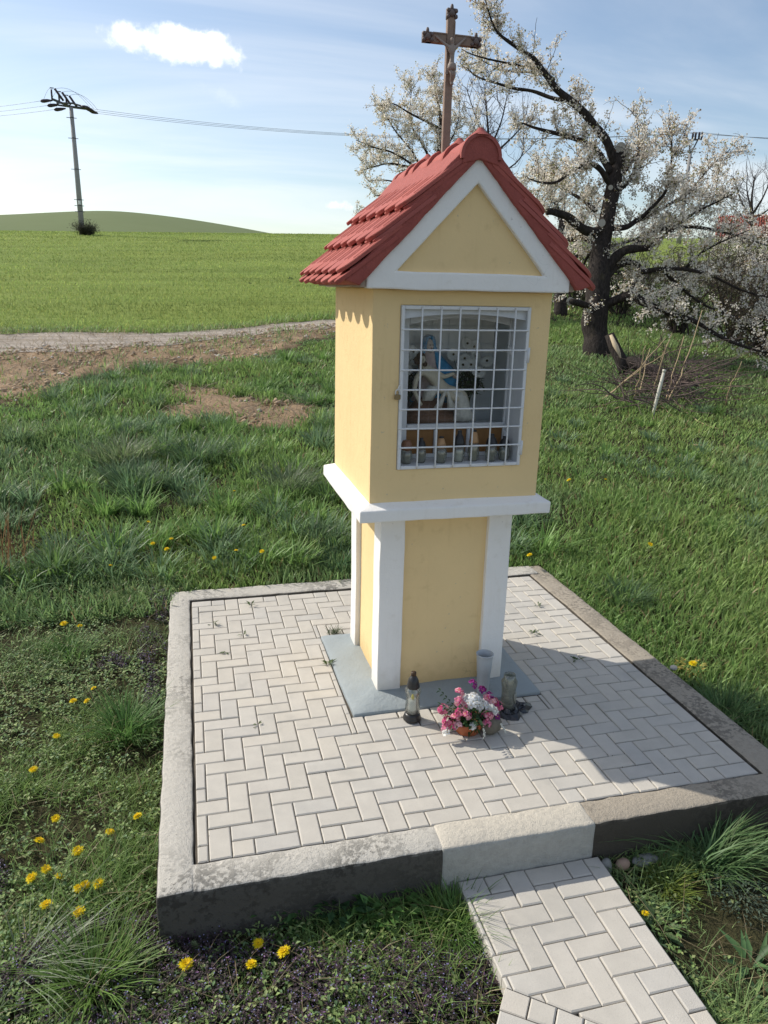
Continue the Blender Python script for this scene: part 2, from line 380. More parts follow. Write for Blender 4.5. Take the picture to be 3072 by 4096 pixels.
M_cutg = simple('weathered_sawn_wood', (.40, .37, .32), .85, .3, 30, .002)
M_conc = simple('pole_concrete', (.30, .29, .285), .9, .2, 3, .004)
M_steel = simple('dark_galvanised_steel', (.10, .10, .115), .55, .2, 10, 0, .4)
M_ins = simple('dark_glazed_insulator', (.045, .03, .04), .3, .2, 10, 0)
M_wire = simple('aluminium_wire', (.22, .23, .25), .5, .1, 5, 0, .3)
def glassmat(name, tint, gloss=.06, dirt=0., rough=.03, cloud=30):
    m, nt, out = newmat(name); tr = N(nt, 'ShaderNodeBsdfTransparent'); tr.inputs[0].default_value = (*tint, 1)
    gl = N(nt, 'ShaderNodeBsdfGlossy'); gl.inputs['Roughness'].default_value = rough
    fr = N(nt, 'ShaderNodeFresnel'); fr.inputs[0].default_value = 1.45
    f = Mth(nt, 'ADD', Mth(nt, 'MULTIPLY', fr.outputs[0], .55), gloss*.3, clamp=True)
    ms = N(nt, 'ShaderNodeMixShader'); L(nt, f, ms.inputs[0]); L(nt, tr.outputs[0], ms.inputs[1]); L(nt, gl.outputs[0], ms.inputs[2])
    o = ms.outputs[0]
    if dirt:
        df = N(nt, 'ShaderNodeBsdfDiffuse'); df.inputs[0].default_value = (.42, .42, .38, 1)
        m3 = N(nt, 'ShaderNodeMixShader'); n = noise(nt, pos(nt), cloud, 4)
        L(nt, Mth(nt, 'MULTIPLY', ramp(nt, n, [(.25, (.5, .5, .5)), (.7, (1, 1, 1))]), dirt), m3.inputs[0]); L(nt, o, m3.inputs[1]); L(nt, df.outputs[0], m3.inputs[2]); o = m3.outputs[0]
    L(nt, o, out.inputs[0]); return m
M_pane = glassmat('window_glass', (.985, .99, .99), .02, .02, .02, 5)
M_jar = glassmat('lantern_glass', (.90, .92, .91), .25, .06)
M_jard = glassmat('dirty_lantern_glass', (.78, .80, .74), .25, .26)
M_cap = simple('black_plastic', (.018, .017, .017), .35, .3, 40, 0, 0, .5)
M_capb = simple('copper_brown_plastic', (.22, .10, .05), .4, .3, 40, 0, 0, .5)
M_capg = simple('gold_plastic', (.42, .24, .11), .4, .3, 40, 0, 0, .5)
M_wax = simple('white_wax', (.80, .80, .76), .5, .06, 40, 0)
M_waxd = simple('grey_wax', (.34, .33, .28), .6, .3, 40, 0)
M_flame = simple('yellow_plastic_flame', (.75, .60, .03), .4, .1, 40, 0)
M_vase = simple('grey_plastic', (.44, .47, .49), .45, .08, 30, 0)
M_terra = simple('terracotta_plastic', (.40, .115, .045), .5, .2, 25, .001)
M_stone = simple('brown_fieldstone', (.15, .135, .105), .8, .5, 18, .003)
M_bag = simple('black_plastic_sheet', (.015, .016, .02), .25, .3, 40, 0, 0, .6)
M_straw = simple('dry_stem', (.36, .27, .16), .8, .35, 12, 0)
M_stake = simple('white_plastic_stake', (.50, .48, .40), .6, .15, 15, 0)
def ground_mat():
    m, nt, out = newmat('ground_soil'); v = pos(nt); a = N(nt, 'ShaderNodeVertexColor'); a.layer_name = 'Col'
    n1 = noise(nt, v, 3, 6, .65); n2 = noise(nt, v, 28, 5, .7)
    c = mixc(nt, .75, a.outputs[0], ramp(nt, n2, [(.25, (.25, .25, .25)), (.75, (1.25, 1.2, 1.15))]), 'MULTIPLY')
    c = mixc(nt, .38, c, ramp(nt, n1, [(.3, (.55, .55, .55)), (.7, (1.15, 1.15, 1.1))]), 'MULTIPLY')
    finish(nt, out, c, .95, bump(nt, Mth(nt, 'ADD', n2, n1), .05, .8), spec=.1); return m
M_ground = ground_mat()
def track_mat():
    m, nt, out = newmat('gravel_track'); v = pos(nt)
    n1 = noise(nt, v, 1.6, 5, .6); n2 = noise(nt, v, 22, 5, .7)
    mp = N(nt, 'ShaderNodeMapping'); mp.inputs['Scale'].default_value = (.5, 3.2, 1); L(nt, v, mp.inputs[0]); n3 = noise(nt, mp.outputs[0], 1.2, 4)
    c = ramp(nt, n3, [(.3, (.40, .335, .265)), (.5, (.53, .46, .385)), (.7, (.62, .555, .48))])
    c = mixc(nt, .6, c, ramp(nt, n2, [(.3, (.45, .45, .45)), (.7, (1.1, 1.1, 1.1))]), 'MULTIPLY')
    c = mixc(nt, Mth(nt, 'MULTIPLY', smooth(nt, n1, .58, .7), .5), c, (.30, .24, .17))
    finish(nt, out, c, .95, bump(nt, Mth(nt, 'ADD', n2, n1), .05, .9), spec=.1); return m
M_track = track_mat()
def field_mat():
    m, nt, out = newmat('young_crop_field'); v = pos(nt)
    mp = N(nt, 'ShaderNodeMapping'); mp.inputs['Rotation'].default_value = (0, 0, .1); mp.inputs['Scale'].default_value = (.10, .8, .3); L(nt, v, mp.inputs[0])
    n1 = noise(nt, mp.outputs[0], 1.1, 6, .65); n2 = noise(nt, v, 9, 5, .7); n3 = noise(nt, v, .12, 3)
    c = ramp(nt, n1, [(.30, (.17, .225, .055)), (.55, (.24, .30, .075)), (.75, (.27, .33, .085))])
    c = mixc(nt, .5, c, ramp(nt, n2, [(.25, (.45, .5, .4)), (.75, (1.2, 1.15, 1.1))]), 'MULTIPLY')
    c = mixc(nt, .4, c, ramp(nt, n3, [(.3, (.75, .85, .8)), (.7, (1.15, 1.1, .95))]), 'MULTIPLY')
    finish(nt, out, c, .9, bump(nt, n2, .1, .8), spec=.1); return m
M_field = field_mat()
def hill_mat():
    m, nt, out = newmat('distant_field'); v = pos(nt); n1 = noise(nt, v, .012, 4); n2 = noise(nt, v, .12, 4)
    c = mixc(nt, n1, (.135, .175, .075), (.18, .21, .10)); c = mixc(nt, Mth(nt, 'MULTIPLY', n2, .3), c, (.10, .12, .05))
    finish(nt, out, c, .95, None, spec=.1); return m
M_hill = hill_mat()
# ================================================================== terrain
def f_ttop(x): return np.interp(x, [-200, -30, -4.2, -2.4, -.76, 1.2, 2.5, 3.7, 4.6, 8, 14, 40, 200], [14, 15.5, 16.86, 17.15, 16.84, 17.6, 18.6, 19.4, 19.4, 22, 27, 45, 120])
def f_tbot(x): return np.interp(x, [-200, -30, -3.7, -2.1, -.6, 1.1, 3.05, 4.1, 5.5, 9, 14], [11.5, 13, 14.44, 14.7, 15.27, 16.4, 17.9, 18.2, 19.2, 22.5, 27.5])
def f_soil(x): return np.interp(x, [-200, -30, -3.4, -3.05, -2.2, -1.94, -.65, .4, 1.6, 2.9, 3.9, 5.5, 7, 14], [8, 9.2, 9.9, 10.0, 9.9, 11.3, 12.5, 12.8, 13.6, 15.8, 16.6, 18.5, 60, 60])
PATCH = [(.75, 9.3, 1.35, .75), (1.25, 8.5, .65, .6), (.1, 10.3, .7, .7)]
def bare(x, y):                                 # 0..1 bare-soil mask
    w = (fbm(x, y, 1.3, 4)-.5)*1.6
    b = np.clip((y-f_soil(x)+w)/.5, 0, 1)*(y < f_ttop(x)+.3)*(x < 6.5)
    for cx, cy, rx, ry in PATCH:
        b = np.maximum(b, np.clip((1-((x-cx)/rx)**2-((y-cy)/ry)**2+w*1.1)/.45, 0, 1))
    return b
def grid_axis(lo, a, b, hi, step, n):
    l = a-np.geomspace(step, a-lo, n)[::-1]; h = b+np.geomspace(step, hi-b, n)
    return np.concatenate([l, np.arange(a, b+1e-6, step), h])
gx = grid_axis(-600, -5, 15, 700, .14, 45); gy = grid_axis(-60, -2.5, 21, 890, .14, 45)
GX, GY = np.meshgrid(gx, gy)
ontrack = np.clip(1-np.maximum(f_tbot(GX)-.5-GY, GY-f_ttop(GX)-.6)/.4, 0, 1)*(GX < 9)
GZ = T(GX, GY)+(fbm(GX, GY, 1.7, 2)-.5)*.07*np.clip((GY+4)/6, .3, 1)*(np.abs(GX) < 40)*(1-ontrack)
GZ += bare(GX, GY)*((vnoise(GX, GY, 5.5, 9)-.5)*.10+(vnoise(GX, GY, 2.3, 10)-.5)*.12)*(1-ontrack)
ins = (GX > .02) & (GX < 2.88) & (GY > .0) & (GY < 2.82); GZ = np.where(ins, np.minimum(GZ, -.14), GZ)
GZ = np.where((GX > -.25) & (GX < 3.2) & (GY > 2.7) & (GY < 3.2), np.minimum(GZ, -.035), GZ)
bs = bare(GX, GY)[..., None]
dark = np.array([.062, .060, .030]); brown = np.array([.46, .33, .215])
gv = (fbm(GX, GY, .8, 6))[..., None]
gc = (dark*(.7+.6*gv))*(1-bs)+brown*bs*(.75+.5*gv)
ffar = ((GY > f_ttop(GX)+1)[..., None])*1.; gc = gc*(1-ffar)+np.array([.08, .12, .025])*ffar
nx, ny = len(gx), len(gy); idx = np.arange(nx*ny).reshape(ny, nx)
q = np.stack([idx[:-1, :-1], idx[:-1, 1:], idx[1:, 1:], idx[1:, :-1]], -1).reshape(-1, 4)
F = np.concatenate([q[:, [0, 1, 2]], q[:, [0, 2, 3]]])
ground = put('ground', tri_mesh('ground', np.stack([GX, GY, GZ], -1).reshape(-1, 3), F, gc.reshape(-1, 3)), M_ground, smooth_=True)
tag(ground, kind='structure')
def sheet(name, mat, xs, y0f, y1f, nt_, power, lift, edge=0.):
    X = np.repeat(xs[None, :], nt_, 0); t = np.linspace(0, 1, nt_)[:, None]**power
    a = y0f(xs)+(fbm(xs, xs*0, 1.1, 11)-.5)*edge; b = y1f(xs)+(fbm(xs, xs*0+5, 1.1, 12)-.5)*edge
    Y = a[None]*(1-t)+b[None]*t; Z = T(X, Y)+lift
    i = np.arange(X.size).reshape(X.shape); qq = np.stack([i[:-1, :-1], i[:-1, 1:], i[1:, 1:], i[1:, :-1]], -1).reshape(-1, 4)
    me = tri_mesh(name, np.stack([X, Y, Z], -1).reshape(-1, 3), np.concatenate([qq[:, [0, 1, 2]], qq[:, [0, 2, 3]]]))
    return tag(put(name, me, mat, smooth_=True), kind='structure')
fx = np.concatenate([np.linspace(-200, -20, 30)[:-1], np.arange(-20, 25, .25), np.linspace(25, 90, 20)])
sheet('crop_field', M_field, fx, f_ttop, lambda x: np.maximum(f_ttop(x)+5, 128+0*x), 90, 1.8, .022, .7)
tx = np.concatenate([np.linspace(-120, -12, 30)[:-1], np.arange(-12, 9, .2)])
sheet('dirt_track', M_track, tx, lambda x: f_tbot(x)-.25, lambda x: f_ttop(x)+.25, 14, 1, .012, .9)
# far hill behind the field
az = np.radians(np.linspace(-60, 30, 120)); dd = np.linspace(120, 620, 60)
el = np.radians(np.interp(np.degrees(az), [-60, -30, -18, -11.5, -8, -4.6, -1, 2, 4.5, 7, 11, 16, 30], [1.2, 2.4, 3.05, 3.49, 3.85, 4.13, 3.95, 3.66, 3.36, 3.0, 2.5, 1.8, .8]))
el = _sm(el, 9)
A, D = np.meshgrid(az, dd); peak = (2.39+350*np.tan(el))[None]
t = np.clip((D-120)/230, 0, 1); t2 = np.clip((D-350)/270, 0, 1)
HZ = 3+(peak-3)*np.sin(t*math.pi/2)**1.3-(peak-2)*(1-np.cos(t2*math.pi/2))
HX = CAM[0]+D*np.sin(A); HY = CAM[1]+D*np.cos(A); i = np.arange(A.size).reshape(A.shape)
qq = np.stack([i[:-1, :-1], i[:-1, 1:], i[1:, 1:], i[1:, :-1]], -1).reshape(-1, 4)
tag(put('hill', tri_mesh('hill', np.stack([HX, HY, HZ], -1).reshape(-1, 3), np.concatenate([qq[:, [0, 1, 2]], qq[:, [0, 2, 3]]])), M_hill, smooth_=True), kind='structure')
# ================================================================== platform and path
SX, SY, SYAW = 1.4784, 1.5633, .0084
PW, PD = 2.85, 2.80
platform = tag(empty('paved_platform'), kind='structure')
def kerb(x0, x1, y0, y1, z1, mat, seed, label=None, z0=-.55):
    mb = MB().box(x0, x1, y0, y1, z0, z1); me = mb.mesh('kerb'); fix(me, .014, 2); subdiv(me, .07); roughen(me, .0035, 22, seed)
    o = put('kerb', me, mat, platform, True)
    md = o.modifiers.new('en', 'EDGE_SPLIT'); md.split_angle = R_(50)
    if label: o['label'] = label
    return o
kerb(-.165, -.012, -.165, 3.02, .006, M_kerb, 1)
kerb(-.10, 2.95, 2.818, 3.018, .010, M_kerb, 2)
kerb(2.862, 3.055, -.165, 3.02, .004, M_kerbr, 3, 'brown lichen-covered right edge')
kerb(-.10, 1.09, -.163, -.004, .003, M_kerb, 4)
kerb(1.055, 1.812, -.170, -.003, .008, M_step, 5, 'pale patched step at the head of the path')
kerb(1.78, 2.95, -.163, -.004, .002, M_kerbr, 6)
bed = obj('sand_bed', MB().box(-.01, 2.86, -.003, 2.817, -.13, -.011), M_sand, platform)
def clip_poly(poly, nx_, ny_, c):               # keep nx*x+ny*y <= c
    out = []; n = len(poly)
    for i in range(n):
        a = poly[i]; b = poly[(i+1) % n]; da = nx_*a[0]+ny_*a[1]-c; db = nx_*b[0]+ny_*b[1]-c
        if da <= 0: out.append(a)
        if (da < 0 < db) or (db < 0 < da):
            t_ = da/(da-db); out.append((a[0]+t_*(b[0]-a[0]), a[1]+t_*(b[1]-a[1])))
    return out
def area(p): return abs(sum(p[i][0]*p[(i+1) % len(p)][1]-p[(i+1) % len(p)][0]*p[i][1] for i in range(len(p))))/2
def shrink(poly, d):                            # inset a convex ccw polygon
    n = len(poly); out = []; c = np.mean(poly, 0)
    res = [(c[0]-9, c[1]-9), (c[0]+9, c[1]-9), (c[0]+9, c[1]+9), (c[0]-9, c[1]+9)]
    for i in range(n):
        a = np.array(poly[i]); b = np.array(poly[(i+1) % n]); e = b-a; l = np.linalg.norm(e)
        if l < 1e-5: continue
        nrm = np.array([e[1], -e[0]])/l; res = clip_poly(res, nrm[0], nrm[1], nrm@a-d)
        if len(res) < 3: return []
    return res
def paver_mb(poly, ch=.0055, depth=.05, mb=None, zoff=0.):
    mb = mb or MB(); n = len(poly); ins_ = shrink(poly, ch)
    if len(ins_) != n: ins_ = [tuple(np.array(p)*.94+np.mean(poly, 0)*.06) for p in poly]
    else:                                       # line the inset corners up with their outer corners
        k = min(range(n), key=lambda k_: sum((ins_[(i+k_) % n][0]-poly[i][0])**2+(ins_[(i+k_) % n][1]-poly[i][1])**2 for i in range(n)))
        ins_ = [ins_[(i+k) % n] for i in range(n)]
    v = [(x, y, zoff-depth) for x, y in poly]+[(x, y, zoff-ch*.8) for x, y in poly]+[(x, y, zoff) for x, y in ins_]
    f = []
    for r in range(2):
        for i in range(n): j = (i+1) % n; f.append((r*n+i, r*n+j, (r+1)*n+j, (r+1)*n+i))
    f.append(tuple(2*n+i for i in range(n))); return mb.add(v, f)
GAP = .0022
hv, hh = .1-GAP, .05-GAP
mV = paver_mb([(-hh, -hv), (hh, -hv), (hh, hv), (-hh, hv)]).mesh('paver'); mH = paver_mb([(-hv, -hh), (hv, -hh), (hv, hh), (-hv, hh)]).mesh('paver')
for m_ in (mV, mH): m_.materials.append(M_pav)
def herring(i0, i1, j0, j1):
    for j in range(j0, j1):
        for i in range(i0, i1):
            k = (i+j) % 4
            if k == 0: yield i, j, 0
            elif k == 2: yield i, j, 1
slab = (SX-.598, SX+.598, SY-.598, SY+.447)
pieces = []
for i, j, h in herring(-2, 30, -2, 30):
    x0 = .05+i*.1; y0 = j*.1; w, d = (.2, .1) if h else (.1, .2)
    x0 += GAP; y0 += GAP; x1 = x0+w-2*GAP; y1 = y0+d-2*GAP
    cx0, cx1, cy0, cy1 = max(x0, .002), min(x1, PW-.002), max(y0, .001), min(y1, PD-.002)
    if cx1-cx0 < .012 or cy1-cy0 < .012: continue
    full = abs(cx0-x0)+abs(cx1-x1)+abs(cy0-y0)+abs(cy1-y1) < 1e-6
    if cx1 > slab[0] and cx0 < slab[1] and cy1 > slab[2] and cy0 < slab[3]:
        subs = []
        if cx0 < slab[0]-.014: subs.append((cx0, slab[0]-.004, cy0, cy1))
        if cx1 > slab[1]+.014: subs.append((slab[1]+.004, cx1, cy0, cy1))
        mx0, mx1 = max(cx0, slab[0]), min(cx1, slab[1])
        if cy0 < slab[2]-.014: subs.append((mx0+.002, mx1-.002, cy0, slab[2]-.004))
        if cy1 > slab[3]+.014: subs.append((mx0+.002, mx1-.002, slab[3]+.004, cy1))
        for s_ in subs:
            if s_[1]-s_[0] > .012 and s_[3]-s_[2] > .012: pieces.append((s_, None))
    else: pieces.append(((cx0, cx1, cy0, cy1), h if full else None))
def seen(s_):                                   # apparent size
    c = np.array([(s_[0]+s_[1])/2, (s_[2]+s_[3])/2, 0]); dpt = np.linalg.norm(c-CAM); hid = 1.
    if c[1] > SY+.3 and 1.25 < c[0] < 2.6: hid = .15
    return (s_[1]-s_[0])*(s_[3]-s_[2])/dpt**3*hid
pieces.sort(key=lambda p: -seen(p[0]))
rest = MB(); prnd = random.Random(3)
for n_, (s_, h) in enumerate(pieces):
    cx, cy = (s_[0]+s_[1])/2, (s_[2]+s_[3])/2; w, d = (s_[1]-s_[0])/2, (s_[3]-s_[2])/2
    jz = prnd.uniform(-.0022, .0018)
    if n_ < 296:
        me = (mH if h == 1 else mV) if h is not None else None
        if me is None:
            me = paver_mb([(-w, -d), (w, -d), (w, d), (-w, d)], min(.0055, w*.3, d*.3)).mesh('paver'); me.materials.append(M_pav)
        o = put('paver', me, None, platform, loc=(cx, cy, jz), rot=(prnd.uniform(-.012, .012), prnd.uniform(-.012, .012), prnd.uniform(-.006, .006)))
    else: paver_mb([(cx-w, cy-d), (cx+w, cy-d), (cx+w, cy+d), (cx-w, cy+d)], min(.0055, w*.3, d*.3), .05, rest, jz)
tag(obj('paver', rest, M_pav, platform, fixn=False), kind='stuff')
# path leading away from the step, turning towards the lower left
path = tag(empty('path', (1.14, -.17, 0)), kind='structure'); PZ = -.178
PX0, PX1 = 1.135, 1.835
def path_piece(poly):
    if len(poly) < 3 or area(poly) < .0006: return
    c = np.mean(poly, 0); loc = [(p[0]-c[0], p[1]-c[1]) for p in poly]
    me = paver_mb(loc, depth=.07).mesh('paver'); me.materials.append(M_pav)
    u, v = project(np.array([c[0], c[1], PZ]))
    o = put('paver', me, None, path, loc=(c[0]-1.14, c[1]+.17, PZ+prnd.uniform(-.003, .002)), rot=(prnd.uniform(-.012, .012), prnd.uniform(-.012, .012), 0))
LN = np.array([-.154, -.195])*-1; LN = LN/np.linalg.norm(LN); lc = LN@np.array([1.13, -.716])
for i, j, h in herring(-2, 10, -34, 0):
    x0 = PX0+.02+i*.1+GAP; y0 = -.172+j*.1+GAP; w, d = (.2, .1) if h else (.1, .2); x1 = x0+w-2*GAP; y1 = y0+d-2*GAP
    P_ = [(x0, y0), (x1, y0), (x1, y1), (x0, y1)]
    for nn in ((-1, 0, -PX0), (1, 0, PX1), (0, 1, -.174), (-LN[0], -LN[1], -lc-.002)):
        P_ = clip_poly(P_, *nn)
        if len(P_) < 3: break
    path_piece(P_)
ra = -.62; ca, sa = math.cos(ra), math.sin(ra); pv = np.array([1.13, -.716])
for i, j, h in herring(-3, 14, -22, 6):
    x0 = i*.1+GAP; y0 = j*.1+GAP; w, d = (.2, .1) if h else (.1, .2); x1 = x0+w-2*GAP; y1 = y0+d-2*GAP
    P_ = [(x0, y0), (x1, y0), (x1, y1), (x0, y1)]
    P_ = clip_poly(P_, -1, 0, 0.); P_ = clip_poly(P_, 1, 0, .80) if len(P_) > 2 else []
    P_ = [(pv[0]+ca*a-sa*b, pv[1]+sa*a+ca*b) for a, b in P_]
    for nn in ((LN[0], LN[1], lc-.002), (1, 0, PX1)):
        if len(P_) < 3: break
        P_ = clip_poly(P_, *nn)
    if len(P_) > 2 and np.mean(P_, 0)[1] > -1.9: path_piece(P_)
bedp = obj('sand_bed', MB().box(PX0+.008-1.14, PX1-.008-1.14, -1.2+.17, -.174+.17, PZ-.12, PZ-.016), M_sand, path)
# ================================================================== wayside shrine
S = empty('wayside_shrine', (SX, SY, 0), SYAW, 'yellow and white plastered wayside shrine with red tiled gable roof', 'shrine')
# base slab: low sloping apron
mb = MB(); o_ = [(-.593, -.593), (.593, -.593), (.593, .443), (-.593, .443)]; n_ = [(-.42, -.42), (.42, -.42), (.42, .38), (-.42, .38)]
v = [(x, y, -.03) for x, y in o_]+[(x, y, .012) for x, y in o_]+[(x, y, .036) for x, y in n_]
mb.add(v, [(0, 1, 5, 4), (1, 2, 6, 5), (2, 3, 7, 6), (3, 0, 4, 7), (4, 5, 9, 8), (5, 6, 10, 9), (6, 7, 11, 10), (7, 4, 8, 11), (8, 9, 10, 11)])
me = mb.mesh('base_slab'); fix(me, .008, 2, 20); subdiv(me, .08); roughen(me, .006, 8, 8); put('base_slab', me, M_slab, S, True)
def part(name, mb, mat, parent=None, bevel=.006, rgh=.0016, seed=1, sub=.12, label=None, seg=2):
    me = mb.mesh(name); fix(me, bevel, seg)
    if rgh: subdiv(me, sub); roughen(me, rgh, 7, seed)
    o = put(name, me, mat, parent or S)
    if label: o['label'] = label
    return o
HL, YF, YB = .404, -.404, .355
colm = part('column', MB().box(-HL+.032, HL-.032, YF+.032, YB-.032, .01, 1.165), M_yel, bevel=.004)
PWd = .147
for px in (-1, 1):
    for (ya, yb) in ((YF, YF+PWd), (YB-PWd, YB)):
        xa, xb = (-HL, -HL+PWd) if px < 0 else (HL-PWd, HL)
        part('pilaster', MB().box(xa, xb, ya, yb, .012, 1.166), M_wht, colm, .007, .002, seed=int(px*3+ya*10)+20)
# cornice
mb = MB(); HC, CB = .5623, .5375
oc = [(-HC, -HC), (HC, -HC), (HC, CB), (-HC, CB)]; ic = [(-.48, -.48), (.48, -.48), (.48, .46), (-.48, .46)]
v = [(x, y, 1.157) for x, y in oc]+[(x, y, 1.2245) for x, y in oc]+[(x, y, 1.254) for x, y in ic]
mb.add(v, [(3, 2, 1, 0), (0, 1, 5, 4), (1, 2, 6, 5), (2, 3, 7, 6), (3, 0, 4, 7), (4, 5, 9, 8), (5, 6, 10, 9), (6, 7, 11, 10), (7, 4, 8, 11), (8, 9, 10, 11)])
part('cornice', mb, M_wht, bevel=.008, rgh=.0035, seed=5, sub=.09)
# upper box with the niche opening
HU, UB, Z0, Z1 = .495, .473, 1.245, 2.374
WL, WR, WB, WT = -.347, .3755, 1.433, 2.296
out = [(-HU, -HU), (HU, -HU), (HU, UB), (-HU, UB)]
v = [(x, y, Z0) for x, y in out]+[(x, y, Z1) for x, y in out]          # 0-7
hol = [(WL, WB), (WR, WB), (WR, WT), (WL, WT)]
v += [(x, -HU, z) for x, z in hol]+[(x, -.295, z) for x, z in hol]       # 8-11, 12-15
cav = [(-.42, 1.40), (.42, 1.40), (.42, 2.34), (-.42, 2.34)]
v += [(x, -.295, z) for x, z in cav]+[(x, .40, z) for x, z in cav]       # 16-19, 20-23
f = [(0, 1, 9, 8), (1, 5, 10, 9), (5, 4, 11, 10), (4, 0, 8, 11), (1, 2, 6, 5), (2, 3, 7, 6), (3, 0, 4, 7), (0, 3, 2, 1), (4, 5, 6, 7)]
f += [(8+i, 8+(i+1) % 4, 12+(i+1) % 4, 12+i) for i in range(4)]+[(12+i, 12+(i+1) % 4, 16+(i+1) % 4, 16+i) for i in range(4)]
f += [(16+i, 16+(i+1) % 4, 20+(i+1) % 4, 20+i) for i in range(4)]+[(20, 21, 22, 23)]
me = MB().add(v, f).mesh('niche_box'); fix(me, .005, 2, 60); subdiv(me, .12); roughen(me, .0016, 6, 9); put('niche_box', me, M_yel, S)
def liner(name, x0, x1, y0, y1, z0, z1, t_, mat, back):
    a = [(x0, z0), (x1, z0), (x1, z1), (x0, z1)]; b = [(x0+t_, z0+t_), (x1-t_, z0+t_), (x1-t_, z1-t_), (x0+t_, z1-t_)]
    v = [(x, y0, z) for x, z in a]+[(x, y0, z) for x, z in b]+[(x, y1, z) for x, z in b]+[(x, y1, z) for x, z in a]
    f = [(i, (i+1) % 4, 4+(i+1) % 4, 4+i) for i in range(4)]+[(4+i, 4+(i+1) % 4, 8+(i+1) % 4, 8+i) for i in range(4)]+[(i, 12+i, 12+(i+1) % 4, (i+1) % 4) for i in range(4)]
    f += [(8, 9, 10, 11)] if back else [(8+i, 8+(i+1) % 4, 12+(i+1) % 4, 12+i) for i in range(4)]
    return obj(name, MB().add(v, f), mat, S, fixn=False)
liner('window_reveal', WL+.001, WR-.001, -.488, -.297, WB+.001, WT-.001, .012, M_frame, False)
liner('niche_lining', -.416, .416, -.262, .06, 1.404, 2.336, .006, M_niche, True)
# arched head board inside the opening
arc = [(WL+.014, 2.225)]+[(WL+.03+(WR-WL-.06)*k/16, 2.228+.026*(1-((k-8)/8)**2)) for k in range(17)]+[(WR-.014, 2.225), (WR-.014, WT-.014), (WL+.014, WT-.014)]
obj('arched_head', MB().prism(arc, -.478, -.43), M_frame, S)
# inner window
IW = empty('inner_window', (0, 0, 0)); IW.parent = S
mb = MB()
X0, X1 = WL+.014, WR-.014
mb.box(X0, -.238, -.30, -.268, 1.447, 2.28).box(.350, X1, -.30, -.268, 1.447, 2.28)
ah = [(-.237, 2.188)]+[(-.237+.586*k/14, 2.188+.038*(1-((k-7)/7)**2)) for k in range(1, 14)]+[(.349, 2.188), (.349, 2.28), (-.237, 2.28)]
mb.prism(ah, -.30, -.268)
mb.box(-.237, .349, -.304, -.266, 1.612, 1.642).box(-.237, .349, -.30, -.268, 1.447, 1.470)
mb.box(-.072, -.052, -.30, -.268, 1.471, 1.611).box(.128, .148, -.30, -.268, 1.471, 1.611)
obj('frame', mb, M_frame, IW, .003)
obj('pane', MB().box(-.237, .349, -.286, -.283, 1.643, 2.225), M_pane, IW)
for a, b in ((-.237, -.073), (-.051, .127), (.149, .349)): obj('board', MB().box(a, b, -.284, -.270, 1.471, 1.611), M_wood, IW)
for z_ in (2.03, 1.55): obj('hinge', MB().box(.352, .362, -.318, -.3005, z_, z_+.045), M_whtm, IW)
# grille door
GR = empty('grille_door', (0, 0, 0)); GR.parent = S
mb = MB(); w_ = .020
mb.box(WL+.002, WL+w_, -.506, -.490, WB+.002, WT-.002).box(WR-w_, WR-.002, -.506, -.490, WB+.002, WT-.002)
mb.box(WL+w_+.0005, WR-w_-.0005, -.505, -.491, WB+.002, WB+w_).box(WL+w_+.0005, WR-w_-.0005, -.505, -.491, WT-w_, WT-.002)
obj('frame', mb, M_whtm, GR, .0025)
def rod(pts, r=.0046, n=8): return MB().tube(pts, r, n)
for k in range(6):
    x = -.2365+k*.1036; obj('bar', rod([(x, -.504, WB+.008), (x, -.5125, WB+.018), (x, -.5125, WT-.018), (x, -.504, WT-.008)]), M_whtm, GR, sm=True)
for k in range(7):
    z = 2.1745-k*.1033; obj('bar', rod([(WL+.006, -.503, z), (WL+.014, -.507, z+.001), (0, -.5062, z-.001), (WR-.014, -.507, z), (WR-.006, -.503, z)]), M_whtm, GR, sm=True)
for z in (2.045, 1.535): obj('hinge', MB().tube([(WR-.001, -.508, z-.04), (WR-.001, -.508, z+.04)], .0075, 10), M_whtm, GR, sm=True)
obj('hasp', MB().tube([(WL+.012, -.508, 1.885), (WL-.004, -.516, 1.89), (WL-.008, -.516, 1.874), (WL+.006, -.510, 1.862)], .004, 6).box(WL+.004, WL+.016, -.514, -.506, 1.84, 1.90), M_whtm, GR)
# gable ends
def gable(y0, y1, ypan):
    G = empty('gable', (0, 0, 0)); G.parent = S
    O = [(-.546, 2.372), (.546, 2.372), (.546, 2.455), (.012, 2.992), (-.012, 2.992), (-.546, 2.455)]
    I = [(-.395, 2.458), (.399, 2.456), (.005, 2.878)]
    v = [(x, y0, z) for x, z in O]+[(x, y0, z) for x, z in I]+[(x, y1, z) for x, z in O]+[(x, y1, z) for x, z in I]
    ff = [(0, 1, 7, 6), (1, 2, 7), (2, 3, 8, 7), (3, 4, 8), (4, 5, 6, 8), (5, 0, 6)]
    f = ff+[tuple(a+9 for a in reversed(x)) for x in ff]+[(i, 9+i, 9+(i+1) % 6, (i+1) % 6) for i in range(6)]+[(6+i, 6+(i+1) % 3, 15+(i+1) % 3, 15+i) for i in range(3)]
    me = MB().add(v, f).mesh('gable_frame'); fix(me, .008, 2, 40); subdiv(me, .1); roughen(me, .003, 7, 4); put('gable_frame', me, M_wht, G)
    part('gable_panel', MB().prism([(-.40, 2.452), (.404, 2.45), (.005, 2.885)], *ypan), M_yel, G, 0, .0015)
gable(-.578, -.498, (-.548, -.505)); gable(.48, .56, (.495, .53))
for s_ in (-1, 1):
    a, b = sorted((s_*.548, s_*.580)); part('eave_band', MB().box(a, b, -.565, .60, 2.378, 2.43), M_eave, None, .006, .002, seed=3)
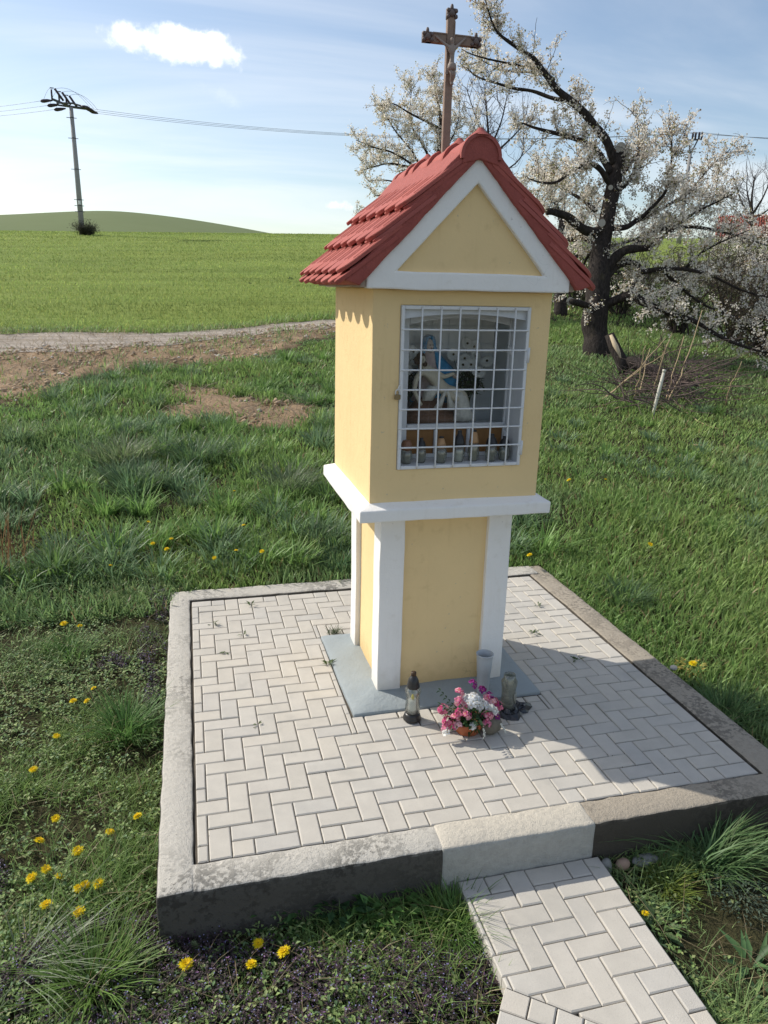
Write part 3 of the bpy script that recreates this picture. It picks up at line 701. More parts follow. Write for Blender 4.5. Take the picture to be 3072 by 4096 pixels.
part('attic_wall', MB().prism([(-.545, 2.376), (.545, 2.376), (.545, 2.45), (0, 2.985), (-.545, 2.45)], -.497, .479), M_yel, None, 0, 0)
# roof
RA = R_(46); ZA = 2.993
ROOF = empty('roof', (0, 0, 0)); ROOF.parent = S
def sp(side, s_, h, y):                         # slope coordinates -> local
    return (side*(s_*math.cos(RA)+h*math.sin(RA)), y, ZA-s_*math.sin(RA)+h*math.cos(RA))
RY0, RY1 = -.602, .69
for sd in (-1, 1):
    v = []; n = 12
    for y in (RY0+.006, RY1-.006):
        for s_, h in ((-.02, .0), (.845, .0), (.878, .070), (-.02, .085)): v.append(sp(sd, s_, h, y))
    me = MB().add(v, [(0, 1, 2, 3), (7, 6, 5, 4), (0, 4, 5, 1), (1, 5, 6, 2), (2, 6, 7, 3), (3, 7, 4, 0)]).mesh('mortar_bed'); fix(me, .006, 2); subdiv(me, .05); roughen(me, .0032, 30, 5)
    put('mortar_bed', me, M_redm, ROOF, True)
TWd, TL, TT = .1985, .37, .019
def tile_mesh(wd):
    mb = MB(); hw = wd/2-.0025
    outl = [(0, -hw), (TL-.095, -hw)]+[(TL-.095+.095*math.cos(a), hw*math.sin(a)) for a in np.linspace(-1.4, 1.4, 11)]+[(TL-.095, hw), (0, hw)]
    n = len(outl); v = [(u, w, 0) for u, w in outl]+[(u, w, TT-.004) for u, w in outl]
    c = [(min(u, TL-.006) if u > .2 else u, w*.955, TT) for u, w in outl]; v += c
    f = [tuple(range(n-1, -1, -1))]
    for r in range(2): f += [(r*n+i, r*n+(i+1) % n, (r+1)*n+(i+1) % n, (r+1)*n+i) for i in range(n)]
    f.append(tuple(2*n+i for i in range(n))); mb.add(v, f)
    for w in (-.30, .30):                       # two low ribs run down the tile
        w0 = w*wd; mb.add([(0, w0-.007, TT-.001), (0, w0+.007, TT-.001), (0, w0, TT+.0045), (TL-.09, w0-.007, TT-.001), (TL-.09, w0+.007, TT-.001), (TL-.095, w0, TT+.0045)], [(0, 2, 5, 3), (1, 4, 5, 2), (3, 5, 4), (0, 1, 2)])
    me = mb.mesh('roof_tile'); fix(me); return me
tm = tile_mesh(TWd); tm.materials.append(M_red); tmh = tile_mesh(TWd/2); tmh.materials.append(M_red)
trn = random.Random(11)
def tile(sd, me, s_end, htop, y):
    tilt = -.165                                 # lower end lifted on the course below
    s0 = s_end-TL*math.cos(tilt); h0 = htop-TT-TL*math.sin(-tilt)
    U = Vector((sd*(math.cos(RA)*math.cos(tilt)+math.sin(RA)*math.sin(-tilt)), 0, -math.sin(RA)*math.cos(tilt)+math.cos(RA)*math.sin(-tilt)))
    Wv = Vector((0, 1, 0)); Nn = U.cross(Wv)
    if Nn.z < 0: Wv = -Wv; Nn = -Nn
    M = Matrix((U, Wv, Nn)).transposed().to_4x4(); p = sp(sd, s0+trn.uniform(-.005, .005), h0+trn.uniform(-.0015, .0015), y)
    M.translation = Vector(p); o = put('roof_tile', me, None, ROOF); o.matrix_local = M @ Matrix.Rotation(trn.uniform(-.012, .012), 4, 'Z')
for sd in (-1, 1):
    for c_, e in enumerate((.445, .66, .872)):
        for k in range(6): tile(sd, tm, e, .122, RY0+TWd*(k+.5))
        tile(sd, tmh, e, .122, RY0+TWd*6.25)
        le = e+.046 if c_ == 2 else e-.012; hl_ = .122-TT-.004
        for k in range(6): tile(sd, tm, le, hl_, RY0+TWd*(k+1))
        tile(sd, tmh, le, hl_, RY0+TWd*.25)
for k, (ya, yb, knob) in enumerate(((.36, .70, False), (.20, .53, True), (-.07, .27, False), (-.33, -.01, True), (-.612, -.28, True))):
    mb = MB(); n = 16; r0, r1, th = .105, .091, .014; zc = ZA-.002
    th_ = np.linspace(-.12, math.pi+.12, n)
    v = []
    for y, ro in ((ya, r0), (ya+.02, r0+.002), (ya+.03, r0-.006), (yb, r1-.006)):
        v += [(ro*math.cos(a), y, zc+ro*math.sin(a)) for a in th_]
    for y, ro in ((yb, r1-.02), (ya, r0-.016)): v += [(ro*math.cos(a), y, zc+ro*math.sin(a)) for a in th_]
    f = []
    for r in range(5): f += [(r*n+i, r*n+i+1, (r+1)*n+i+1, (r+1)*n+i) for i in range(n-1)]
    f += [(5*n+i, 5*n+i+1, i+1, i) for i in range(n-1)]
    mb.add(v, f)
    if knob: mb.lathe([(.050, 0), (.034, .012), (.019, .024), (.012, .034), (.0, .037)], 12, (0, ya+.035, zc+r0-.010))
    o = obj('ridge_tile', mb, M_red, ROOF, sm=True); md = o.modifiers.new('es', 'EDGE_SPLIT'); md.split_angle = R_(40)
n = 18; fan = [(.094*math.cos(a), ZA-.002+.094*math.sin(a)) for a in np.linspace(0, math.pi, n)]
me = MB().prism([(-.104, 2.93)][:0]+fan+[(-.094, 2.955), (0, 3.0-.02), (.094, 2.955)], -.604, -.55).mesh('ridge_end'); fix(me, .006, 2, 40); put('ridge_end', me, M_redm, ROOF)
me = MB().prism(fan, .64, .694).mesh('ridge_end'); fix(me); put('ridge_end', me, M_redm, ROOF)
# ================================================================== crucifix on the ridge
CX = empty('crucifix', (SX-.002, SY-.085, 3.085), SYAW, 'weathered brown crucifix with small figure standing on the roof ridge', 'crucifix')
def cxz(z): return z-3.085
obj('post', MB().box(-.022, .020, -.010, .020, -.02, cxz(3.745)), M_cross, CX, .003)
mb = MB().box(-.136, -.0225, -.009, .019, cxz(3.595), cxz(3.643)).box(.0205, .146, -.009, .019, cxz(3.595), cxz(3.643)); obj('cross_arm', mb, M_cross, CX, .003)
obj('edge_moulding', MB().box(-.022, -.016, -.0135, -.0105, cxz(3.42), cxz(3.70)).box(.014, .020, -.0135, -.0105, cxz(3.42), cxz(3.70)).box(-.10, -.024, -.0125, -.0095, cxz(3.637), cxz(3.643)).box(.022, .11, -.0125, -.0095, cxz(3.637), cxz(3.643)), M_cross, CX)
def ball(mb, c, r, sx=1, sy=1, sz=1, n=8, col=None):
    m = 6; v = []; f = []
    for i in range(m+1):
        t_ = math.pi*i/m
        for k in range(n): a = 2*math.pi*k/n; v.append((c[0]+r*sx*math.sin(t_)*math.cos(a), c[1]+r*sy*math.sin(t_)*math.sin(a), c[2]+r*sz*math.cos(t_)))
    for i in range(m):
        for k in range(n): j = (k+1) % n; f.append((i*n+k, (i+1)*n+k, (i+1)*n+j, i*n+j))
    return mb.add(v, f, col)
for (fx_, fz, dx, dz) in ((-.001, cxz(3.735), 0, 1), (-.128, cxz(3.619), -1, 0), (.138, cxz(3.619), 1, 0)):
    mb = MB(); mb.box(fx_-.024, fx_+.024, -.008, .018, fz-.024, fz+.024)
    ball(mb, (fx_, -.012, fz), .017, 1, .6, 1); ball(mb, (fx_, -.006, fz+.026), .012, .8, .9, 1.5); ball(mb, (fx_+.022, -.01, fz+.012), .011); ball(mb, (fx_+.022, -.01, fz-.014), .011)
    ball(mb, (fx_-.020, -.01, fz+.014), .010); ball(mb, (fx_-.020, -.01, fz-.014), .010)
    obj('finial', mb, M_fin, CX, sm=True)
def skin(name, V, E, Rr, mat, parent, sub=2, loc=(0, 0, 0), root=0, cols=None):
    me = bpy.data.meshes.new(name); me.from_pydata(V, E, []); o = put(name, me, mat, parent, loc=loc)
    o.modifiers.new('skin', 'SKIN')
    sv = me.skin_vertices[0].data
    for i, r in enumerate(Rr):
        sv[i].radius = r if isinstance(r, tuple) else (r, r); sv[i].use_root = (i == root)
    o.modifiers['skin'].use_smooth_shade = True
    s = o.modifiers.new('sub', 'SUBSURF'); s.levels = sub; s.render_levels = sub
    return o
z = cxz
V = [(0, -.030, z(3.495)), (.003, -.032, z(3.53)), (0, -.034, z(3.565)), (0, -.033, z(3.583)), (-.003, -.038, z(3.603)), (-.006, -.040, z(3.620)),
     (-.026, -.030, z(3.580)), (-.052, -.020, z(3.600)), (-.080, -.014, z(3.620)), (-.086, -.013, z(3.625)), (.026, -.030, z(3.582)), (.050, -.020, z(3.604)), (.074, -.014, z(3.626)), (.080, -.013, z(3.631)),
     (-.008, -.034, z(3.478)), (.000, -.046, z(3.452)), (.004, -.026, z(3.418)), (.006, -.034, z(3.403)), (.010, -.034, z(3.478)), (.014, -.046, z(3.450)), (.010, -.026, z(3.418)), (.011, -.034, z(3.402))]
E_ = [(0, 1), (1, 2), (2, 3), (3, 4), (4, 5), (2, 6), (6, 7), (7, 8), (8, 9), (2, 10), (10, 11), (11, 12), (12, 13), (0, 14), (14, 15), (15, 16), (16, 17), (0, 18), (18, 19), (19, 20), (20, 21)]
Rr = [(.018, .013), (.016, .011), (.022, .014), .008, .011, .009, .009, .007, .0055, .005, .009, .007, .0055, .005, .012, .010, .007, .006, .012, .010, .007, .006]
skin('figure', V, E_, Rr, M_fig, CX)
obj('loincloth', MB().lathe([(.0225, -.022), (.025, -.008), (.0235, .006), (.019, .012)], 12, (.002, -.032, z(3.49))).add([(-.022, -.036, z(3.50)), (-.030, -.026, z(3.455)), (-.018, -.03, z(3.45)), (-.014, -.04, z(3.50))], [(0, 1, 2, 3)]), M_fig, CX, sm=True)
# ================================================================== padlock
PL = empty('padlock', (SX-.353, SY-.512, 1.843), SYAW, 'small brass padlock hanging on the left edge of the white grille', 'padlock')
obj('lock_body', MB().box(-.016, .016, -.008, .006, -.026, .0), M_brass, PL, .003)
obj('shackle', MB().tube([(-.010, 0, -.004), (-.0105, 0, .014), (-.006, 0, .023), (0, 0, .0255), (.006, 0, .023), (.0105, 0, .014), (.010, 0, -.004)], .0032, 8), M_whtm, PL, sm=True)
# ================================================================== niche contents
obj('niche_shelf', MB().box(-.408, .408, -.258, .052, 1.555, 1.598), M_niche, S)
def loft(mb, rings, n=18, col=None, fold=0., k=9):
    v = []; f = []
    for r_i, (x, y, z_, rx, ry) in enumerate(rings):
        for i in range(n):
            a = 2*math.pi*i/n; m_ = 1+fold*math.sin(k*a+r_i*.35)
            v.append((x+rx*m_*math.cos(a), y+ry*m_*math.sin(a), z_))
    for r_i in range(len(rings)-1):
        for i in range(n): j = (i+1) % n; f.append((r_i*n+i, r_i*n+j, (r_i+1)*n+j, (r_i+1)*n+i))
    f += [tuple(range(n-1, -1, -1)), tuple((len(rings)-1)*n+i for i in range(n))]
    return mb.add(v, f, col)
ST = empty('pieta_statue', (SX, SY, 1.599), SYAW, 'painted pieta statue, blue-veiled seated woman with a pale man across her lap', 'statue')
CREAM = (.86, .83, .75); BLUE = (.05, .33, .62); PINK = (.70, .55, .52); BROWN = (.26, .14, .09)
zs = lambda z_: z_-1.599
mb = MB(); loft(mb, [(.012, -.07, 0, .208, .115), (.012, -.07, .05, .205, .112), (.008, -.07, .062, .185, .10), (-.02, -.06, .075, .15, .088), (-.025, -.055, .12, .11, .08), (-.03, -.05, .165, .085, .07)], 22, BROWN, .03, 7)
o = obj('rock_base', mb, M_paint, ST, sm=True); roughen(o.data, .006, 40, 2)
mb = MB(); loft(mb, [(-.03, -.03, .14, .105, .075), (-.02, -.035, .20, .11, .07), (-.012, -.03, .26, .10, .062), (-.015, -.03, .32, .082, .055), (-.025, -.032, .372, .068, .047), (-.033, -.035, .405, .05, .042), (-.036, -.04, .428, .030, .032)], 22, PINK, .03, 8)
obj('dress', mb, M_paint, ST, sm=True)
# veil: open-fronted shell
v = []; f = []; n = 22
rings = [(-.010, -.02, .13, .128, .09), (.012, -.025, .20, .138, .092), (.022, -.025, .27, .126, .088), (.014, -.022, .33, .106, .078), (-.012, -.02, .38, .076, .058), (-.028, -.028, .42, .056, .05), (-.038, -.034, .455, .042, .044), (-.041, -.038, .49, .040, .043), (-.041, -.040, .512, .030, .034), (-.041, -.042, .522, .010, .012)]
for r_i, (x, y, z_, rx, ry) in enumerate(rings):
    for i in range(n+1):
        op = .60 if r_i < 6 else (.52 if r_i < 7 else (.40 if r_i < 8 else .02)); sh_ = -.72 if r_i < 4 else (-.55 if r_i < 5 else (-.3 if r_i < 6 else -.12))
        a = -math.pi/2+sh_+op+(2*math.pi-2*op)*i/n; m_ = 1+.035*math.sin(7*a+r_i*.5)
        v.append((x+rx*m_*math.cos(a), y+ry*m_*math.sin(a), z_))
for r_i in range(len(rings)-1):
    for i in range(n): f.append((r_i*(n+1)+i, r_i*(n+1)+i+1, (r_i+1)*(n+1)+i+1, (r_i+1)*(n+1)+i))
mb = MB().add(v, f, BLUE); loft(mb, [(.075, -.10, .225, .03, .02), (.07, -.105, .265, .045, .03), (.06, -.09, .30, .04, .03)], 14, BLUE, .1, 5)
o = obj('veil', mb, M_paint, ST, sm=True, fixn=False); o.modifiers.new('th', 'SOLIDIFY').thickness = .006
mb = MB(); ball(mb, (-.041, -.064, .466), .027, .85, .85, 1.2, 14, (.78, .66, .57)); ball(mb, (-.041, -.089, .460), .006, .8, 1, 1.4, 8, (.78, .66, .57)); ball(mb, (-.039, -.072, .432), .016, 1, .9, .9, 10, (.62, .56, .5))
for s_ in (-1, 1): ball(mb, (-.039+s_*.009, -.089, .466), .0035, 1.3, .5, .7, 8, (.10, .07, .05))
ball(mb, (-.039, -.090, .446), .004, 1.5, .5, .6, 8, (.40, .16, .13))
obj('face', mb, M_paint, ST, sm=True)
# pale man lying across her lap
V = [(.005, -.125, .232), (-.03, -.132, .275), (-.065, -.135, .322), (-.085, -.135, .350), (-.108, -.140, .372), (-.122, -.145, .392),
     (-.115, -.150, .325), (-.150, -.155, .275), (-.158, -.160, .215), (-.130, -.170, .155), (-.112, -.172, .128), (-.030, -.150, .318), (.018, -.165, .292), (.058, -.165, .305), (.085, -.160, .312),
     (.045, -.150, .222), (.110, -.160, .205), (.150, -.160, .190), (.165, -.165, .130), (.185, -.170, .080), (.215, -.180, .066),
     (.030, -.170, .205), (.095, -.180, .170), (.120, -.175, .160), (.140, -.175, .100), (.160, -.180, .068)]
E_ = [(0, 1), (1, 2), (2, 3), (3, 4), (4, 5), (2, 6), (6, 7), (7, 8), (8, 9), (9, 10), (2, 11), (11, 12), (12, 13), (13, 14), (0, 15), (15, 16), (16, 17), (17, 18), (18, 19), (19, 20), (0, 21), (21, 22), (22, 23), (23, 24), (24, 25)]
Rr = [(.044, .034), (.043, .033), (.050, .036), .020, .026, .022, .020, .017, .0145, .011, .010, .020, .015, .012, .010, .028, .025, .023, .019, .014, .012, .026, .023, .021, .017, .013]
M_cream = simple('cream_painted_plaster', (.70, .63, .49), .5, .2, 40, .0006)
skin('reclining_figure', V, E_, Rr, M_cream, ST)
mb = MB(); ball(mb, (-.122, -.150, .400), .030, .95, 1.0, 1.1, 12, (.11, .065, .04)); ball(mb, (-.140, -.145, .385), .022, 1, 1, 1.2, 10, (.11, .065, .04)); ball(mb, (-.100, -.165, .366), .015, 1, 1, 1.1, 10, (.12, .07, .045))
obj('hair', mb, M_paint, ST, sm=True)
mb = MB(); ball(mb, (-.118, -.170, .392), .021, .9, .75, 1.1, 12, (.80, .72, .58)); ball(mb, (-.116, -.187, .390), .005, .8, 1, 1.3, 8, (.62, .56, .44))
obj('bearded_face', mb, M_paint, ST, sm=True)
mb = MB(); loft(mb, [(.160, -.165, .035, .075, .040), (.150, -.165, .075, .058, .040), (.138, -.165, .125, .05, .038), (.125, -.162, .175, .046, .036), (.095, -.160, .205, .044, .032)], 20, CREAM, .09, 6)
loft(mb, [(-.07, -.150, .155, .032, .015), (-.055, -.152, .20, .040, .022), (-.03, -.150, .24, .040, .030)], 16, CREAM, .13, 5)
loft(mb, [(-.022, -.192, .112, .024, .007), (-.004, -.192, .150, .017, .009), (.012, -.190, .19, .010, .010), (.026, -.184, .22, .010, .012)], 16, CREAM, .22, 5)
loft(mb, [(.066, -.194, .104, .026, .007), (.056, -.194, .145, .018, .009), (.044, -.192, .185, .010, .010), (.034, -.185, .216, .010, .012)], 16, CREAM, .22, 5)
obj('drapery', mb, M_paint, ST, sm=True)
mb = MB(); ball(mb, (.088, -.168, .296), .018, 1.1, .8, .8, 10, (.55, .43, .35)); obj('hand', mb, M_paint, ST, sm=True)
# white gerbera bouquets
def gerbera_mesh():
    mb = MB(); n = 20; v = []; f = []
    for k in range(n):
        a = 2*math.pi*k/n; ca_, sa_ = math.cos(a), math.sin(a); tx_, ty_ = -sa_, ca_
        for (r, w, h) in ((.006, .003, .003), (.024, .0055, .006+.002*(k % 2)), (.034, .003, .002)):
            v += [(ca_*r+tx_*w, sa_*r+ty_*w, h), (ca_*r-tx_*w, sa_*r-ty_*w, h)]
        b = k*6; f += [(b, b+1, b+3, b+2), (b+2, b+3, b+5, b+4)]
    mb.add(v, f, (.88, .88, .84)); mb.lathe([(.0060, .003), (.0055, .008), (0, .009)], 10, col=(.10, .08, .03)); return mb.mesh('flower_head')
gm = gerbera_mesh(); gm.materials.append(M_flow); gm.transform(Matrix.Scale(1.22, 4))
def leaf_cloud(n, c, r, ln, wd, cols, seed, squash=(1, 1, 1)):
    r_ = np.random.default_rng(seed); d = r_.normal(size=(n, 3)); d /= np.linalg.norm(d, axis=1)[:, None]
    P = np.array(c)+d*(r_.uniform(.25, 1, n)**.5)[:, None]*r*np.array(squash)
    return leaves(P, r_.uniform(0, 6.3, n), r_.uniform(-.9, .9, n), ln*r_.uniform(.6, 1.3, n), wd*r_.uniform(.7, 1.3, n), np.array(cols)[r_.integers(0, len(cols), n)]*r_.uniform(.7, 1.3, (n, 1)))
def leaves(P, az_, tilt, ln, wd, col, fold=.25):
    n = len(P); d = np.stack([np.cos(az_)*np.cos(tilt), np.sin(az_)*np.cos(tilt), np.sin(tilt)], -1)
    s = np.stack([-np.sin(az_), np.cos(az_), np.zeros(n)], -1); u = np.cross(d, s)*-1; u = np.where(u[:, 2:3] < 0, -u, u)
    ln = ln[:, None]; wd = wd[:, None]
    V = np.stack([P, P+d*ln*.45+s*wd*.5+u*wd*fold, P+d*ln*.45-s*wd*.5+u*wd*fold, P+d*ln*.5, P+d*ln-u*ln*.12], 1)
    F = np.array([(0, 3, 1), (0, 2, 3), (1, 3, 4), (3, 2, 4)])[None]+(np.arange(n)*5)[:, None, None]
    return V.reshape(-1, 3), F.reshape(-1, 3), np.repeat(col, 5, 0)
def merge(*parts):
    V = []; F_ = []; C = []; b = 0
    for p in parts:
        V.append(p[0]); F_.append(p[1]+b); C.append(p[2]); b += len(p[0])
    return np.concatenate(V), np.concatenate(F_), np.concatenate(C)
def bouquet(name, label, base, pts, seed):
    B = empty(name, base, 0, label, 'bouquet'); r = random.Random(seed)
    for (x, y, z_) in pts:
        o = put('flower', gm, None, B, loc=(x-base[0], y-base[1], z_-base[2]), rot=(R_(62+r.uniform(-22, 14)), r.uniform(-.35, .35), r.uniform(-.5, .5)))
        h = obj('stem', MB().tube([(0, 0, .06), ((x-base[0])*.5, (y-base[1])*.5, (z_-base[2])*.65), (x-base[0], y-base[1]+.004, z_-base[2]-.003)], .002, 5, (.03, .07, .02)), M_leaf, B)
    c = np.mean(pts, 0)-np.array(base)
    me = tri_mesh('leaves', *leaf_cloud(260, (c[0]*.9, c[1]+.01, c[2]*.62), .085, .045, .018, [(.018, .05, .016), (.03, .075, .02), (.012, .035, .012)], seed, (1, .6, .9))); put('leaves', me, M_leaf, B)
    obj('vase', MB().lathe([(.03, 0), (.034, .03), (.024, .10), (.03, .15), (.026, .15), (.02, .10), (.0, .09)], 16), M_cap, B, sm=True)
gy_ = 1.475
bouquet('gerbera_bouquet', 'white gerbera bouquet in the niche to the right of the statue', (1.690, 1.535, 1.60), [(1.628, gy_-.03, 1.952), (1.652, gy_+.01, 1.985), (1.682, gy_-.01, 1.953), (1.722, gy_-.05, 1.915), (1.790, gy_, 1.972), (1.690, gy_+.09, 2.068), (1.742, gy_+.10, 2.048), (1.740, gy_+.06, 1.995), (1.600, gy_+.07, 2.005)], 4)
bouquet('gerbera_bouquet', 'white gerbera bouquet in the niche behind the statue on the left', (1.290, 1.56, 1.60), [(1.315, gy_+.05, 2.010), (1.345, gy_+.06, 2.022), (1.285, gy_+.03, 1.972), (1.295, gy_+.02, 1.925), (1.36, gy_+.08, 1.975)], 5)
# seven grave lanterns on the niche sill
NL = [(1.213, .132, 'copper', .034, 'squat grave lantern with copper-brown cap, leftmost on the niche sill'),
      (1.302, .142, 'black', .028, 'slim grave lantern with black cap and reddish glass, second from left on the niche sill'),
      (1.411, .148, 'gold', .034, 'grave lantern with tapering gold cap, third from left on the niche sill'),
      (1.521, .180, 'black', .033, 'tallest black-capped grave lantern with a white candle, in the middle of the niche sill'),
      (1.612, .176, 'gold', .033, 'tall grave lantern with gold cap and pale body, third from right on the niche sill'),
      (1.711, .158, 'black', .034, 'grave lantern with black cap, second from right on the niche sill'),
      (1.795, .140, 'black', .033, 'grave lantern with black dome cap, rightmost on the niche sill')]
for k, (x, h, cap, r, lab) in enumerate(NL):
    E0 = empty('grave_lantern', (x, 1.150+.012*math.sin(k*2.1), 1.4465), k*.7, lab, 'lantern', 'grave lanterns on the niche sill')
    hb = h*(.60 if k != 3 else .50)
    if k == 4: hb = h*.60
    obj('jar', MB().lathe([(r*.70, 0), (r*.86, .006), (r*1.0, hb*.35), (r*1.02, hb*.62), (r*.84, hb*.92), (r*.74, hb)], 18), M_jard, E0, sm=True)
    wm = M_wax if k == 3 else (M_waxd if k != 4 else simple('pale_straw_wax', (.45, .41, .30), .6, .2, 30, 0))
    obj('candle', MB().lathe([(r*.60, .004), (r*.64, hb*.6), (r*.60, hb*.72), (0, hb*.74)], 14), wm, E0, sm=True)
    hc = h-hb
    if k == 0: pr_ = [(r*.80, 0), (r*.92, hc*.15), (r*.88, hc*.65), (r*.66, hc*.9), (r*.60, hc), (0, hc)]
    elif cap == 'gold': pr_ = [(r*.82, 0), (r*.84, hc*.12), (r*.66, hc*.5), (r*.48, hc*.8), (r*.40, hc*.82), (r*.36, hc), (0, hc)]
    else: pr_ = [(r*.94, 0), (r*.98, hc*.10), (r*.90, hc*.30), (r*.66, hc*.62), (r*.40, hc*.76), (r*.36, hc*.80), (r*.38, hc*.98), (r*.25, hc), (0, hc)]
    obj('cap', MB().lathe([(a, b+hb-.002) for a, b in pr_], 16), {'copper': M_capb, 'gold': M_capg, 'black': M_cap}[cap], E0, sm=True)
    if cap == 'gold': obj('vent_ring', MB().lathe([(r*.37, hc*.86+hb), (r*.40, hc*.88+hb), (r*.40, hc*.96+hb), (r*.3, hc*1.0+hb+.001)], 12), M_cap, E0, sm=True)
# ================================================================== things on the platform
E0 = empty('grave_lantern', (1.215, .865, .001), .3, 'clear glass grave lantern with black cap and white candle on the pavers', 'lantern')
obj('base', MB().lathe([(.046, 0), (.052, .006), (.052, .018), (.046, .024), (.047, .032), (.041, .046), (.034, .047)], 24), M_cap, E0, sm=True)
obj('jar', MB().lathe([(.038, .044), (.044, .056), (.0435, .085), (.039, .125), (.041, .160), (.0475, .182), (.046, .196), (.033, .211), (.0325, .214), (.030, .212), (.042, .194), (.037, .16), (.036, .125), (.0405, .085), (.041, .058), (.0, .05)], 26), M_jar, E0, sm=True)
obj('candle', MB().lathe([(.0255, .047), (.0265, .125), (.024, .130), (.0, .129)], 18), M_wax, E0, sm=True)
obj('flame', MB().lathe([(.003, .128), (.009, .136), (.010, .146), (.005, .158), (0, .166)], 10), M_flame, E0, sm=True)
c_ = obj('cap', MB().lathe([(.035, .208), (.037, .213), (.036, .224), (.034, .228), (.0335, .236), (.028, .258), (.019, .275), (.014, .279), (.0135, .282), (.0148, .285), (.0145, .303), (.010, .305), (0, .303)], 22, wob=lambda a, z_: .035*math.cos(8*a) if .235 < z_ < .262 else 0), M_cap, E0, sm=True)
obj('vent_top', MB().lathe([(.0152, .286), (.0152, .300), (.0148, .3045)], 14), simple('dark_brown_plastic', (.06, .035, .02), .4, .2, 40, 0), c_, sm=True)
E0 = empty('grave_lantern', (1.800, .850, .004), .8, 'open dusty glass lantern jar standing on black plastic beside the grey vase', 'lantern')
obj('jar', MB().lathe([(.036, 0), (.041, .008), (.043, .05), (.040, .095), (.042, .14), (.0475, .172), (.048, .185), (.036, .205), (.035, .226), (.032, .228), (.032, .205), (.043, .183), (.037, .14), (.036, .09), (.038, .05), (0, .012)], 26, wob=lambda a, z_: .02*math.cos(4*a) if .02 < z_ < .15 else 0), M_jard, E0, sm=True)
obj('candle', MB().lathe([(.029, .013), (.030, .055), (.026, .060), (0, .058)], 16), M_waxd, E0, sm=True)
obj('relief', MB().tube([(-.018, -.0425, .115), (-.012, -.044, .075), (.002, -.0455, .045), (.014, -.044, .075), (.019, -.0425, .115)], .0022, 6).tube([(-.010, -.0425, .115), (-.006, -.044, .085), (.002, -.0452, .065), (.009, -.044, .085), (.012, -.0425, .115)], .0018, 6), M_waxd, E0, sm=True)
bgm = MB(); v = []; r_ = random.Random(5); n = 20
for k in range(5):
    for i in range(n):
        a = 2*math.pi*i/n; rr = (.03+.022*k)*(1+.22*math.sin(3*a+1)+.10*math.sin(7*a)); v.append((rr*math.cos(a), rr*.8*math.sin(a), .010+(.010 if k in (1, 3) else 0)*(1+math.sin(5*a+k))+r_.uniform(0, .008)-(k == 4)*.012))
bgm.add(v, [(k*n+i, k*n+(i+1) % n, (k+1)*n+(i+1) % n, (k+1)*n+i) for k in range(4) for i in range(n)]+[tuple(range(n))])
o = obj('plastic_sheet', bgm, M_bag, loc=(1.815, .835, .001)); o.modifiers.new('t', 'SOLIDIFY').thickness = .002; tag(o, 'crumpled black plastic sheet under the dusty lantern jar', 'plastic sheet')
E0 = empty('plastic_vase', (1.712, 1.030, .020), 0, 'tall grey plastic vase standing at the right pilaster', 'vase')
obj('vessel', MB().lathe([(.034, 0), (.036, .01), (.041, .14), (.0425, .142), (.048, .225), (.0515, .255), (.0535, .258), (.0535, .263), (.050, .264), (.046, .225), (.040, .142), (.033, .012), (0, .012)], 36, wob=lambda a, z_: .018*math.cos(12*a) if .01 < z_ < .18 else 0), M_vase, E0, sm=True)
# flower pot
FP = empty('flower_pot', (1.488, .690, .001), 0, 'terracotta bowl of pink and white artificial flowers on the pavers', 'flower pot')
obj('bowl', MB().lathe([(.060, 0), (.066, .004), (.074, .030), (.080, .034), (.088, .058), (.091, .062), (.091, .078), (.086, .079), (.082, .062), (0, .060)], 32), M_terra, FP, sm=True)
def floret_mesh(name, n, R, cols, seed, fs=.017, np_=5, flat=1.):
    r = np.random.default_rng(seed); mb = MB()
    for k in range(n):
        d = r.normal(size=3); d[2] = abs(d[2])*.9+.05; d[1] -= .35; d /= np.linalg.norm(d); c = d*R*np.array([1, 1, flat])*r.uniform(.75, 1.05)
        a = np.cross(d, [0, 0, 1.]); a /= np.linalg.norm(a)+1e-6; b = np.cross(d, a); col = np.array(cols[r.integers(0, len(cols))])*r.uniform(.8, 1.15); ph = r.uniform(0, 6)
        for p in range(np_):
            t_ = ph+2*math.pi*p/np_; e = a*math.cos(t_)+b*math.sin(t_); s = -a*math.sin(t_)+b*math.cos(t_); q = fs*r.uniform(.8, 1.2)
            mb.add([c, c+e*q*.6+s*q*.42+d*q*.22, c+e*q+s*q*.2+d*q*.12, c+e*q-s*q*.2+d*q*.15, c+e*q*.6-s*q*.42+d*q*.22], [(0, 1, 2, 3, 4)], np.clip(col*r.uniform(.85, 1.1), 0, .9))
        mb.add([c+d*.004+a*.003, c+d*.004-a*.003+b*.003, c+d*.006-b*.003], [(0, 1, 2)], (.75, .5, .05))
    me = mb.mesh(name); me.materials.append(M_flow); return me
PK = [(.55, .085, .20), (.66, .19, .30), (.75, .36, .42), (.46, .05, .17)]; PL2 = [(.80, .45, .50), (.72, .22, .36), (.82, .55, .58)]; PU = [(.25, .03, .20), (.40, .06, .28)]
pk = [floret_mesh('flower', 7, .026, PK, s_) for s_ in (1, 2, 3)]; pl = [floret_mesh('flower', 6, .024, PL2, s_) for s_ in (4, 5)]; pu = floret_mesh('flower', 6, .022, PU, 6); wh = floret_mesh('flower', 5, .020, [(.78, .78, .74)], 7)
hyd = floret_mesh('flower', 46, .058, [(.82, .83, .82), (.78, .80, .80)], 8, .018, 4, .85)
